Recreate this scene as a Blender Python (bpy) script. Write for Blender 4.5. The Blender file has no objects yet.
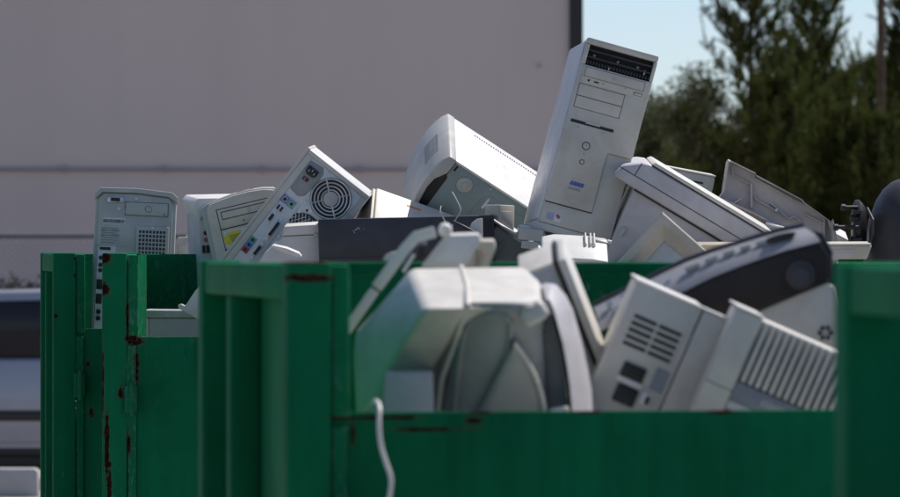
import bpy, bmesh, math, random
from mathutils import Matrix, Vector
import numpy as np
R = math.radians
rnd = random.Random(7)
C = bpy.context.scene.collection

# ------------------------------------------------------------------ camera, sky, sun, exposure
FPX, HC = 5148.3, 1.80            # focal length in photo pixels (900 wide), eye height
cd = bpy.data.cameras.new('camera'); cam = bpy.data.objects.new('camera', cd); C.objects.link(cam)
cd.lens = 135; cd.sensor_width = 23.6; cd.clip_start = .1; cd.clip_end = 3000
cd.shift_y = (250 - 248.5) / 900.0
cam.location = (0, 0, HC); cam.rotation_euler = (R(90), 0, 0)
cd.dof.use_dof = True; cd.dof.focus_distance = 13.3; cd.dof.aperture_fstop = 7.8
bpy.context.scene.camera = cam

SUN_AZ, SUN_EL = R(55), R(58)     # azimuth measured from +Y towards +X
wd = bpy.data.worlds.new('World'); bpy.context.scene.world = wd; wd.use_nodes = True
nt = wd.node_tree; bg = nt.nodes['Background']
sk = nt.nodes.new('ShaderNodeTexSky'); sk.sky_type = 'NISHITA'; sk.sun_disc = False
sk.sun_elevation = SUN_EL; sk.sun_rotation = SUN_AZ
sk.air_density = 0.6; sk.dust_density = 0.6; sk.ozone_density = 1.0
nt.links.new(sk.outputs[0], bg.inputs[0]); bg.inputs[1].default_value = 0.11
sd = bpy.data.lights.new('sun', 'SUN'); sd.energy = 4.0; sd.angle = R(.5); sd.color = (1, .955, .89)
sun = bpy.data.objects.new('sun', sd); C.objects.link(sun); sun.location = (10, 10, 20)
sdir = Vector((math.sin(SUN_AZ) * math.cos(SUN_EL), math.cos(SUN_AZ) * math.cos(SUN_EL), math.sin(SUN_EL)))
sun.rotation_euler = sdir.to_track_quat('Z', 'Y').to_euler()
vs = bpy.context.scene.view_settings
vs.view_transform = 'Standard'; vs.look = 'None'; vs.gamma = 1; vs.use_curve_mapping = False; vs.exposure = 0.30

# ------------------------------------------------------------------ helpers
def at(px, py, d):
    return Vector(((px - 450) * d / FPX, d, HC - (py - 250) * d / FPX))

class MB:
    def __init__(s): s.v = []; s.f = []
    def add(s, v, f):
        n = len(s.v); s.v += [tuple(p) for p in v]; s.f += [tuple(i + n for i in q) for q in f]; return s
    def bmadd(s, bm):
        bm.verts.index_update(); s.add([p.co[:] for p in bm.verts], [[q.index for q in f.verts] for f in bm.faces]); bm.free(); return s
    def solid(s, v, f, bev=0, seg=2):
        if not bev: return s.add(v, f)
        bm = bmesh.new(); vv = [bm.verts.new(p) for p in v]
        for q in f: bm.faces.new([vv[i] for i in q])
        bmesh.ops.recalc_face_normals(bm, faces=bm.faces)
        ed = [e for e in bm.edges if len(e.link_faces) == 2 and e.calc_face_angle(0) > .5]
        bmesh.ops.bevel(bm, geom=ed, offset=bev, segments=seg, profile=.5, affect='EDGES', clamp_overlap=True)
        return s.bmadd(bm)
    def box(s, x0, x1, y0, y1, z0, z1, bev=0, seg=2, M=None):
        v = [(x, y, z) for z in (z0, z1) for y in (y0, y1) for x in (x0, x1)]
        if M: v = [M @ Vector(p) for p in v]
        return s.solid(v, [(0, 2, 3, 1), (4, 5, 7, 6), (0, 1, 5, 4), (2, 6, 7, 3), (0, 4, 6, 2), (1, 3, 7, 5)], bev, seg)
    def prism(s, poly, y0, y1, bev=0, seg=2):
        n = len(poly); v = [(x, y0, z) for x, z in poly] + [(x, y1, z) for x, z in poly]
        f = [tuple(range(n)), tuple(range(2 * n - 1, n - 1, -1))] + [(i, i + n, (i + 1) % n + n, (i + 1) % n) for i in range(n)]
        return s.solid(v, f, bev, seg)
    def cyl(s, c, ax, r, h, n=16, r2=None, bev=0):
        ax = Vector(ax).normalized(); a = ax.orthogonal().normalized(); b = ax.cross(a); c = Vector(c); r2 = r if r2 is None else r2
        v = [c + (a * math.cos(t) + b * math.sin(t)) * r for t in (2 * math.pi * i / n for i in range(n))]
        v += [c + ax * h + (a * math.cos(t) + b * math.sin(t)) * r2 for t in (2 * math.pi * i / n for i in range(n))]
        return s.solid(v, [tuple(range(n))[::-1], tuple(range(n, 2 * n))] + [(i, (i + 1) % n, (i + 1) % n + n, i + n) for i in range(n)], bev)
    def tube(s, pts, r, n=8, closed=False):
        pts = [Vector(p) for p in pts]; m = len(pts); rr = r if isinstance(r, (list, tuple)) else [r] * m; v = []; f = []
        up = None
        for i, p in enumerate(pts):
            if closed: t = pts[(i + 1) % m] - pts[i - 1]
            else: t = pts[min(i + 1, m - 1)] - pts[max(i - 1, 0)]
            t.normalize()
            up = t.orthogonal() if up is None else (up - t * up.dot(t))
            up.normalize(); b = t.cross(up)
            v += [p + (up * math.cos(a) + b * math.sin(a)) * rr[i] for a in (2 * math.pi * k / n for k in range(n))]
        for i in range(m if closed else m - 1):
            j = (i + 1) % m
            f += [(i * n + k, i * n + (k + 1) % n, j * n + (k + 1) % n, j * n + k) for k in range(n)]
        if not closed: f += [tuple(range(n))[::-1], tuple(range((m - 1) * n, m * n))]
        return s.add(v, f)
    def loft(s, rings, cap=True):
        n = len(rings[0]); v = [p for r in rings for p in r]; f = []
        for i in range(len(rings) - 1):
            f += [(i * n + k, i * n + (k + 1) % n, (i + 1) * n + (k + 1) % n, (i + 1) * n + k) for k in range(n)]
        if cap: f += [tuple(range(n))[::-1], tuple(range((len(rings) - 1) * n, len(rings) * n))]
        return s.add(v, f)
    def grid(s, rows):
        m, n = len(rows), len(rows[0])
        return s.add([p for r in rows for p in r], [(i * n + k, i * n + k + 1, (i + 1) * n + k + 1, (i + 1) * n + k) for i in range(m - 1) for k in range(n - 1)])
    def mesh(s, name, smooth=35):
        me = bpy.data.meshes.new(name); me.from_pydata(s.v, [], s.f); me.update()
        bm = bmesh.new(); bm.from_mesh(me); bmesh.ops.recalc_face_normals(bm, faces=bm.faces); bm.to_mesh(me); bm.free()
        if smooth:
            me.polygons.foreach_set('use_smooth', [True] * len(me.polygons)); me.set_sharp_from_angle(angle=R(smooth))
        return me
    def build(s, name, mat, parent=None, smooth=35, label=None):
        o = bpy.data.objects.new(name, s.mesh(name, smooth)); o.data.materials.append(mat); C.objects.link(o)
        if parent: o.parent = parent
        if label: o['label'] = label
        return o

def tag(o, label=None, cat=None, group=None, kind=None):
    for k, x in (('label', label), ('category', cat), ('group', group), ('kind', kind)):
        if x: o[k] = x
    return o
def thing(name, label, cat, loc=(0, 0, 0), roll=0, pitch=0, yaw=0, group=None):
    e = bpy.data.objects.new(name, None); C.objects.link(e); e.empty_display_size = .05
    M = Matrix.Rotation(R(yaw), 4, 'Z') @ Matrix.Rotation(R(pitch), 4, 'X') @ Matrix.Rotation(R(roll), 4, 'Y')
    e.matrix_world = Matrix.Translation(Vector(loc)) @ M
    return tag(e, label, cat, group)
def PX(ox, oy, d):
    """photo-pixel offsets from an anchor, turned into metres in a plane at distance d"""
    k = d / FPX
    return lambda px, py: ((px - ox) * k, (oy - py) * k)
def B(name, mat, par, x0, x1, y0, y1, z0, z1, bev=0, seg=2):
    return MB().box(x0, x1, y0, y1, z0, z1, bev, seg).build(name, mat, par)

# ------------------------------------------------------------------ materials
def newmat(name):
    m = bpy.data.materials.new(name); m.use_nodes = True
    return m, m.node_tree, m.node_tree.nodes['Principled BSDF']
def N(nt, typ, **kw):
    n = nt.nodes.new(typ)
    for k, x in kw.items():
        if k.startswith('i_'):
            key = k[2:]; n.inputs[int(key) if key.isdigit() else key].default_value = x
        else: setattr(n, k, x)
    return n
def ramp(nt, fac, stops):
    r = nt.nodes.new('ShaderNodeValToRGB'); el = r.color_ramp.elements
    while len(el) < len(stops): el.new(.5)
    for e, (p, c) in zip(el, stops): e.position = p; e.color = c if len(c) == 4 else (*c, 1)
    nt.links.new(fac, r.inputs[0]); return r.outputs[0]
def mixc(nt, fac, a, b, mode='MIX'):
    m = nt.nodes.new('ShaderNodeMix'); m.data_type = 'RGBA'; m.blend_type = mode
    for sock, x in ((m.inputs[0], fac), (m.inputs[6], a), (m.inputs[7], b)):
        if hasattr(x, 'is_output'): nt.links.new(x, sock)
        else: sock.default_value = x if not isinstance(x, tuple) or len(x) == 4 else (*x, 1)
    return m.outputs[2]
def noise(nt, co, scale, detail=5, rough=.6, dist=0):
    n = N(nt, 'ShaderNodeTexNoise', i_Scale=scale, i_Detail=detail, i_Roughness=rough, i_Distortion=dist)
    nt.links.new(co, n.inputs['Vector']); return n.outputs[0]
G3 = lambda v: (v, v, v)

def plastic(name, rgb, rough=.42, grime=.22, spec=.4, seed=0):
    m, t, p = newmat(name); tc = N(t, 'ShaderNodeTexCoord')
    mp = N(t, 'ShaderNodeMapping'); mp.inputs[1].default_value = (seed * 3.1, seed, seed * 1.7); t.links.new(tc.outputs['Object'], mp.inputs[0]); co = mp.outputs[0]
    g = ramp(t, noise(t, co, 9, 6, .65, .4), [(.30, G3(1 - grime)), (.62, G3(1))])
    c = mixc(t, 1.0, (*rgb, 1), g, 'MULTIPLY')
    dn = ramp(t, noise(t, co, 4.5, 7, .7, 1.0), [(.45, G3(0)), (.72, G3(1))]); dm = N(t, 'ShaderNodeMath', operation='MULTIPLY'); t.links.new(dn, dm.inputs[0]); dm.inputs[1].default_value = grime * 1.6
    c = mixc(t, dm.outputs[0], c, mixc(t, 1.0, c, (.74, .66, .54), 'MULTIPLY'))
    # small scuffs: stretched fine noise
    mp2 = N(t, 'ShaderNodeMapping'); mp2.inputs[3].default_value = (40, 40, 260); mp2.inputs[2].default_value = (.3, .8 + seed, .5); t.links.new(tc.outputs['Object'], mp2.inputs[0])
    sc = ramp(t, noise(t, mp2.outputs[0], 1, 3, .5), [(.69, G3(0)), (.74, G3(1))])
    big = ramp(t, noise(t, co, 14, 2), [(.5, G3(0)), (.6, G3(.45))])
    msk = mixc(t, 1.0, sc, big, 'MULTIPLY')
    c = mixc(t, msk, c, tuple(min(1, x * .62 + .02) for x in rgb))
    t.links.new(c, p.inputs['Base Color'])
    p.inputs['Specular IOR Level'].default_value = spec
    rr = ramp(t, noise(t, co, 30, 4), [(.3, G3(max(.05, rough - .1))), (.7, G3(min(1, rough + .14)))]); t.links.new(rr, p.inputs['Roughness'])
    b = N(t, 'ShaderNodeBump', i_Strength=.12, i_Distance=.0006); t.links.new(noise(t, co, 900, 2), b.inputs['Height']); t.links.new(b.outputs[0], p.inputs['Normal'])
    return m
def plain(name, rgb, rough=.5, metal=0, spec=.5):
    m, t, p = newmat(name); tc = N(t, 'ShaderNodeTexCoord')
    g = ramp(t, noise(t, tc.outputs['Object'], 25, 4), [(.3, G3(.82)), (.7, G3(1))])
    t.links.new(mixc(t, 1.0, (*rgb, 1), g, 'MULTIPLY'), p.inputs['Base Color'])
    p.inputs['Roughness'].default_value = rough; p.inputs['Metallic'].default_value = metal; p.inputs['Specular IOR Level'].default_value = spec
    return m

M = {}
M['putty'] = plastic('putty_plastic', (.58, .56, .50), seed=1)
M['putty_side'] = plastic('case_steel_skylit', (.72, .70, .69), .38, seed=2)  # paler than putty: skylight on the tall tower's side put into the colour
M['beige'] = plastic('beige_plastic', (.62, .57, .48), seed=3)
M['beige2'] = plastic('aged_beige_plastic', (.57, .525, .445), seed=4)
M['grey'] = plastic('grey_plastic', (.50, .495, .475), seed=5)
M['lgrey'] = plastic('light_grey_plastic', (.68, .65, .605), seed=6)
M['lav'] = plastic('cool_grey_plastic', (.54, .52, .55), seed=7)
M['white'] = plastic('white_plastic', (.72, .70, .675), .4, .12, seed=8)
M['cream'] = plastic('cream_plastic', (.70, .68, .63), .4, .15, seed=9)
M['taupe'] = plastic('taupe_plastic', (.60, .55, .53), seed=10)
M['teal'] = plastic('painted_teal_steel', (.27, .335, .335), .42, .2, seed=11)
M['greengrey'] = plastic('greenish_grey_plastic', (.47, .485, .455), seed=12)
M['charcoal'] = plastic('charcoal_plastic', (.050, .050, .062), .4, .3, seed=13)
M['dark'] = plastic('dark_grey_plastic', (.050, .049, .054), .45, .3, .3, seed=14)
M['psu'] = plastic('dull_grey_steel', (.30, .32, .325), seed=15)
M['black'] = plain('black_plastic', (.012, .012, .013), .45)
M['void'] = plain('dark_interior', (.014, .012, .014), .8)
M['seam'] = plain('seam_shadow_gap', (.04, .042, .045), .9)
M['silver'] = plain('silver_painted_plastic', (.37, .365, .385), .35, .25)
M['steel'] = plain('galvanised_steel', (.58, .60, .62), .38, .75)
M['zinc'] = plain('zinc_plate', (.62, .65, .68), .42, .2)
M['printing'] = plain('printed_ink', (.10, .10, .12), .7)
M['purple'] = plain('purple_port', (.20, .17, .52), .5)
M['pgreen'] = plain('green_port', (.10, .38, .32), .5)
M['blue'] = plain('blue_port', (.10, .22, .55), .5)
M['red'] = plain('red_port', (.42, .04, .08), .5)
M['yellow'] = plain('yellow_print', (.75, .62, .05), .5)
M['cyanink'] = plain('cyan_print', (.10, .42, .42), .5)
M['orangeink'] = plain('orange_print', (.75, .25, .10), .6)
M['blueink'] = plain('blue_print', (.10, .13, .45), .5)
M['redink'] = plain('red_print', (.55, .10, .10), .5)
M['sticker'] = plain('white_sticker', (.74, .74, .76), .4)
M['holo'] = plain('bluish_sticker', (.36, .42, .58), .3)
M['glass'] = plain('screen_glass', (.58, .58, .57), .35, 0, .4)
M['label'] = plain('grey_blue_label', (.25, .27, .30), .5)
M['wire'] = plain('grey_wire', (.45, .46, .46), .5)

def green_paint(name, empty=None, blobs=(), wear=.0, base=(.005, .155, .062)):
    m, t, p = newmat(name); tc = N(t, 'ShaderNodeTexCoord')
    if empty: tc.object = empty
    co = tc.outputs['Object']
    tone = ramp(t, noise(t, co, 3.2, 5, .6, .5), [(.25, G3(.66)), (.75, G3(1.2))])
    c = mixc(t, 1.0, (*base, 1), tone, 'MULTIPLY')
    # pale scratches and chips
    mp = N(t, 'ShaderNodeMapping'); mp.inputs[3].default_value = (60, 60, 26); mp.inputs[2].default_value = (.2, .5, .1); t.links.new(co, mp.inputs[0])
    sc = ramp(t, noise(t, mp.outputs[0], 1, 4, .6, 1.2), [(.70 - wear * .10, G3(0)), (.76 - wear * .08, G3(.8))])
    big = ramp(t, noise(t, co, 7, 3), [(.46 - wear * .1, G3(0)), (.62, G3(.75))])
    c = mixc(t, mixc(t, 1.0, sc, big, 'MULTIPLY'), c, (.10, .22, .17))
    # scattered small rust spots
    n1 = noise(t, co, 16, 5, .7, .6)
    spots = ramp(t, n1, [(.735 - wear * .05, G3(0)), (.76 - wear * .05, G3(1))])
    mask = spots; halo = None
    nb = noise(t, co, 38, 5, .7)
    for (cx, cy, cz, rx, ry, rz) in blobs:
        a = N(t, 'ShaderNodeVectorMath', operation='SUBTRACT'); t.links.new(co, a.inputs[0]); a.inputs[1].default_value = (cx, cy, cz)
        b = N(t, 'ShaderNodeVectorMath', operation='DIVIDE'); t.links.new(a.outputs[0], b.inputs[0]); b.inputs[1].default_value = (rx, ry, rz)
        l = N(t, 'ShaderNodeVectorMath', operation='LENGTH'); t.links.new(b.outputs[0], l.inputs[0])
        q = N(t, 'ShaderNodeMath', operation='MULTIPLY_ADD'); t.links.new(nb, q.inputs[0]); q.inputs[1].default_value = 2.6; q.inputs[2].default_value = -1.3
        u = N(t, 'ShaderNodeMath', operation='ADD'); t.links.new(l.outputs['Value'], u.inputs[0]); t.links.new(q.outputs[0], u.inputs[1])
        us = N(t, 'ShaderNodeMath', operation='MULTIPLY'); t.links.new(u.outputs[0], us.inputs[0]); us.inputs[1].default_value = .5
        k = ramp(t, us.outputs[0], [(.36, G3(1)), (.46, G3(0))]); hk = ramp(t, us.outputs[0], [(.40, G3(.6)), (.66, G3(0))])
        halo = hk if halo is None else mixc(t, 1.0, halo, hk, 'LIGHTEN')
        mask = mixc(t, 1.0, mask, k, 'LIGHTEN')
    rustc = ramp(t, noise(t, co, 60, 5, .7), [(.35, (.011, .005, .004)), (.58, (.030, .012, .008)), (.8, (.14, .075, .055))])
    if halo is not None: c = mixc(t, halo, c, (.085, .050, .028))
    c = mixc(t, mask, c, rustc)
    # worn corners: where a rounded normal differs from the true one, broken up by noise
    bv = N(t, 'ShaderNodeBevel', samples=4, i_Radius=.004); ge = N(t, 'ShaderNodeNewGeometry')
    dt = N(t, 'ShaderNodeVectorMath', operation='DOT_PRODUCT'); t.links.new(bv.outputs[0], dt.inputs[0]); t.links.new(ge.outputs['True Normal'], dt.inputs[1])
    eg = ramp(t, dt.outputs['Value'], [(.86, G3(1)), (.97, G3(0))])
    en = ramp(t, noise(t, co, 24, 5, .7), [(.50 - wear * .06, G3(0)), (.60 - wear * .06, G3(.9))])
    ec = ramp(t, noise(t, co, 45, 3), [(.42, (.05, .028, .02)), (.6, (.15, .24, .19))])
    c = mixc(t, mixc(t, 1.0, eg, en, 'MULTIPLY'), c, ec)
    # rain-washed grime streaks
    mg = N(t, 'ShaderNodeMapping'); mg.inputs[3].default_value = (26, 26, 1.6); t.links.new(co, mg.inputs[0])
    c = mixc(t, 1.0, c, ramp(t, noise(t, mg.outputs[0], 1, 5, .65), [(.25, G3(.76)), (.55, G3(1)), (.8, G3(1.06))]), 'MULTIPLY')
    t.links.new(c, p.inputs['Base Color'])
    rr = mixc(t, mask, G3(.6), G3(.95)); t.links.new(rr, p.inputs['Roughness'])
    p.inputs['Specular IOR Level'].default_value = 0.05
    b0 = N(t, 'ShaderNodeBump', i_Strength=.5, i_Distance=.02); t.links.new(noise(t, co, 5.5, 2, .4), b0.inputs['Height'])
    bp = N(t, 'ShaderNodeBump', i_Strength=.4, i_Distance=.002); t.links.new(noise(t, co, 55, 4), bp.inputs['Height']); t.links.new(b0.outputs[0], bp.inputs['Normal']); t.links.new(bp.outputs[0], p.inputs['Normal'])
    return m

def surf(name, stops, scale, rough=.85, bump=.0, bscale=40, detail=6, spec=.2):
    m, t, p = newmat(name); tc = N(t, 'ShaderNodeTexCoord'); co = tc.outputs['Object']
    a = ramp(t, noise(t, co, scale, detail, .6, .3), stops)
    b = ramp(t, noise(t, co, scale * 17, 4), [(.3, G3(.9)), (.7, G3(1.08))])
    t.links.new(mixc(t, 1.0, a, b, 'MULTIPLY'), p.inputs['Base Color']); p.inputs['Roughness'].default_value = rough; p.inputs['Specular IOR Level'].default_value = spec
    if bump:
        bp = N(t, 'ShaderNodeBump', i_Strength=bump, i_Distance=.01); t.links.new(noise(t, co, bscale, 5), bp.inputs['Height']); t.links.new(bp.outputs[0], p.inputs['Normal'])
    return m
M['fence'] = plain('weathered_fence_steel', (.16, .16, .17), .7, 0, .2)
M['clamp'] = plain('painted_clamp', (.48, .40, .38), .8, 0, .2)
M['lot'] = surf('worn_concrete_paving', [(.3, (.25, .225, .21)), (.7, (.33, .30, .285))], .6, .9, .4)
M['concrete'] = surf('concrete', [(.3, (.40, .385, .375)), (.7, (.50, .485, .47))], 3, .9, .3)
M['foliage'] = surf('pine_needles', [(.28, (.016, .028, .008)), (.5, (.040, .058, .016)), (.72, (.105, .110, .036))], 1.6, .8, spec=.04)
M['foliage2'] = surf('grey_green_leaves', [(.3, (.045, .056, .030)), (.7, (.10, .115, .07))], 2.0, .8, spec=.1)
for fm, tcol in ((M['foliage'], (.10, .125, .03)), (M['foliage2'], (.12, .14, .07))):   # thin needles and leaves let light through
    t = fm.node_tree; pr = t.nodes['Principled BSDF']; out = t.nodes['Material Output']
    tr = N(t, 'ShaderNodeBsdfTranslucent'); tr.inputs[0].default_value = (*tcol, 1); mx = N(t, 'ShaderNodeMixShader'); mx.inputs[0].default_value = .35
    t.links.new(pr.outputs[0], mx.inputs[1]); t.links.new(tr.outputs[0], mx.inputs[2]); t.links.new(mx.outputs[0], out.inputs[0])
M['bark'] = surf('bark', [(.3, (.05, .038, .028)), (.7, (.11, .085, .065))], 8, .95, .6)
M['weed'] = surf('dry_weeds', [(.3, (.010, .009, .007)), (.7, (.028, .025, .02))], 8, .95, spec=.05)

# wall: painted concrete with faint vertical streaks
m, t, p = newmat('painted_wall'); tc = N(t, 'ShaderNodeTexCoord'); co = tc.outputs['Object']
a = ramp(t, noise(t, co, .35, 6, .6, .4), [(.3, (.59, .495, .455)), (.7, (.63, .53, .485))])
mp = N(t, 'ShaderNodeMapping'); mp.inputs[3].default_value = (2.2, 2.2, .12); t.links.new(co, mp.inputs[0])
st = ramp(t, noise(t, mp.outputs[0], 1, 5), [(.28, G3(.965)), (.5, G3(1)), (.75, G3(1.02))])
t.links.new(mixc(t, 1.0, a, st, 'MULTIPLY'), p.inputs['Base Color']); p.inputs['Roughness'].default_value = .9
M['wall'] = m
# car paint
m, t, p = newmat('silver_car_paint'); p.inputs['Base Color'].default_value = (.30, .31, .36, 1); p.inputs['Metallic'].default_value = .35; p.inputs['Roughness'].default_value = .35; p.inputs['Coat Weight'].default_value = .6
tc = N(t, 'ShaderNodeTexCoord'); t.links.new(ramp(t, noise(t, tc.outputs['Object'], 3, 3), [(.3, (.28, .29, .34)), (.7, (.32, .33, .38))]), p.inputs['Base Color'])
M['car'] = m
M['carglass'] = plain('tinted_car_glass', (.012, .012, .018), .12, 0, .3)
M['rubber'] = plain('tyre_rubber', (.02, .02, .02), .8)

# ------------------------------------------------------------------ the setting
g = MB().add([(-600, -60, 0), (600, -60, 0), (600, 1500, 0), (-600, 1500, 0)], [(0, 1, 2, 3)]).build('ground', M['lot']); tag(g, kind='structure')

# building
bw = thing('warehouse_building', 'large plain mauve-grey warehouse wall filling the left background', 'building', (1.28, 55, 0))
B('wall', M['wall'], bw, -42, 0, 0, 26, 0, 9.0)
B('roof', M['concrete'], bw, -42.1, .1, -.1, 26.1, 9.0, 9.25)
B('base_course', M['concrete'], bw, -42, -.01, -.03, 0.02, 0, .5)
B('downspout', M['black'], bw, -.005, .14, -.06, .14, 0, 9.0, .01)
cz = HC + 80 / (FPX / 55)
MB().tube([(-41, -.06, cz), (-.3, -.06, cz)], .016, 8).build('conduit', plain('painted_conduit', (.36, .30, .29), .8, 0, .2), bw)
for x in (65, 165, 262, 360, 460, -40, -140):
    X = (x - 450) * 55 / FPX - 1.28
    B('conduit_clamp', M['clamp'], bw, X - .018, X + .018, -.07, -.001, cz - .035, cz + .05, .006)
for X in (-11.2, -18.2, -25.2):
    B('control_joint', M['seam'], bw, X - .012, X + .012, -.004, .002, .5, 9.0)
MB().cyl((-.33, -.02, HC + (250 - 66) * 55 / FPX), (0, 1, 0), .022, .03, 12).build('wall_anchor', M['clamp'], bw)

# chain-link fence
fd = 46.0
fe = thing('chain_link_fence', 'chain-link fence with a grey top rail along the warehouse', 'fence', (0, fd, 0))
FX0, FX1, FH = -14.0, 1.0, HC + 14 * fd / FPX
MB().tube([(FX0, 0, FH), (FX1, 0, FH)], .026, 8).build('top_rail', M['fence'], fe)
for i in range(6):
    x = FX0 + i * 3.0 + .0
    q = MB().cyl((x, 0, 0), (0, 0, 1), .032, FH + .03, 10).build('fence_post', M['steel'], fe)
    MB().cyl((x, 0, FH + .03), (0, 0, 1), .036, .04, 10, .012).build('post_cap', M['steel'], q)
mb = MB(); pitch = .06; hh = FH - .06
k = FX0 - hh
while k < FX1:
    for sgn in (1, -1):
        a0, a1 = max(FX0, k), min(FX1, k + hh)
        if a1 <= a0: continue
        z0, z1 = .05 + (a0 - k), .05 + (a1 - k)
        if sgn < 0: z0, z1 = FH - (z0 - .0), FH - (z1 - .0)
        yy = .002 * sgn
        mb.tube([(a0, yy, z0), (a1, yy, z1)], .0019, 3)
    k += pitch
tag(mb.build('wire_mesh', M['fence'], fe), kind='stuff')

# weeds at the fence foot
def weeds(px0, px1, top, d, n, seed):
    r = random.Random(seed); mb = MB()
    for i in range(n):
        px = r.uniform(px0, px1); c = at(px, 250, d); h = (HC - (top + r.uniform(-3, 9) - 250) * d / FPX) * r.uniform(.8, 1)
        bx, by = c.x, d + r.uniform(-.25, .25); pts = []
        ax, ay = r.uniform(-.15, .15), r.uniform(-.1, .1)
        for k in range(5): pts.append((bx + ax * (k / 4) ** 2, by + ay * (k / 4), h * k / 4))
        mb.tube(pts, [.008, .007, .006, .004, .002], 4)
        for k in range(26):
            tt = r.uniform(.3, 1); q = Vector((bx + ax * tt * tt, by + ay * tt, h * tt)); e = Vector((r.uniform(-1, 1), r.uniform(-1, 1), r.uniform(-.1, .9))).normalized() * r.uniform(.05, .13)
            w = e.orthogonal().normalized() * .014
            mb.add([q - w * .3, q + w * .3, q + e * .6 + w, q + e], [(0, 1, 2, 3)])
    return mb
for (a, b, tp, s, nm) in ((-12, 4, 276, 1, 'clump of dark dry weeds by the fence at the left picture edge'), (8, 26, 275, 2, 'wider clump of dark dry weeds above the silver car roof'), (27, 40, 277, 5, 'small clump of dark dry weeds beside the leftmost green bin')):
    o = weeds(a, b, tp, 44.8, 34, s).build('weed_clump', M['weed'], None, 0); tag(o, nm, 'weeds', 'weed clumps along the fence')
o = weeds(25.5, 27, 258, 44.9, 2, 9).build('weed_stalk', M['weed'], None, 0); tag(o, 'single tall weed stalk rising from the weeds above the car', 'weed')

# parked car, side on
cy = 39.0; car = thing('parked_car', 'silver car with black side moulding parked behind the leftmost bin', 'car', (-5.12, cy, 0))
def prof(pts, y0, y1): return MB().prism(pts, y0, y1, .05, 3)
body = [(0, .34), (.05, .82), (.12, .92), (1.2, .98), (3.9, .99), (4.5, .86), (4.62, .55), (4.6, .30), (4.3, .25), (.3, .25)]
prof(body, 0, 1.72).build('body', M['car'], car)
cab = [(.15, .95), (.5, 1.40), (.95, 1.475), (2.0, 1.50), (2.5, 1.44), (3.45, .97)]
prof(cab, .10, 1.62).build('roof', M['car'], car)
for (a, b, c_, d_) in ((.45, 1.30, .75, 1.30), (1.38, 2.28, 1.38, 2.24), (2.36, 3.2, 2.32, 2.52)):
    w = MB().prism([(a, .985), (b, .985), (d_, 1.425), (c_, 1.405)], .075, .13, .008).build('window', M['carglass'], car)
for x0, x1 in ((.55, 1.32), (1.36, 2.32), (2.36, 3.4)):
    dd = B('door', M['car'], car, x0, x1, -.012, .03, .34, .965, .012)
    B('door_handle', M['car'], dd, x0 + .08, x0 + .24, -.04, -.011, .84, .875, .008)
B('side_moulding', M['black'], car, .5, 4.0, -.03, -.011, .505, .585, .008)
B('underbody_shade', M['black'], car, .4, 4.2, .10, 1.6, .13, .27, .02)  # black block put in for the shade below the car
B('lower_trim', M['black'], car, .55, 3.5, -.008, .04, .245, .30, .008)
for x in (.85, 3.75):
    for y in (-.012, 1.55):
        wh = MB().cyl((x, y, .31), (0, 1, 0), .31, .19, 28, bev=.02).build('wheel', M['rubber'], car)
        MB().cyl((x, y - .006 if y < 1 else y + .18, .31), (0, 1, 0), .19, .02, 20, bev=.005).build('rim', M['steel'], wh)
B('headlight', M['glass'], car, 4.46, 4.6, .08, .45, .66, .80, .03); B('headlight', M['glass'], car, 4.46, 4.6, 1.27, 1.64, .66, .80, .03)
B('tail_light', M['redink'], car, -.01, .1, .03, .25, .6, .85, .03); B('tail_light', M['redink'], car, -.01, .1, 1.47, 1.69, .6, .85, .03)

k = 37.6
kx = at(38, 250, k).x
st = MB().prism([(-1.85, 0), (0, 0), (0, .18), (-.02, .205), (-1.83, .205), (-1.85, .18)], 0, .16, .01).build('wheel_stop', M['concrete']); st.location = (kx, k, 0)
tag(st, 'pale concrete wheel stop on the ground in front of the silver car', 'wheel stop')

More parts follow.
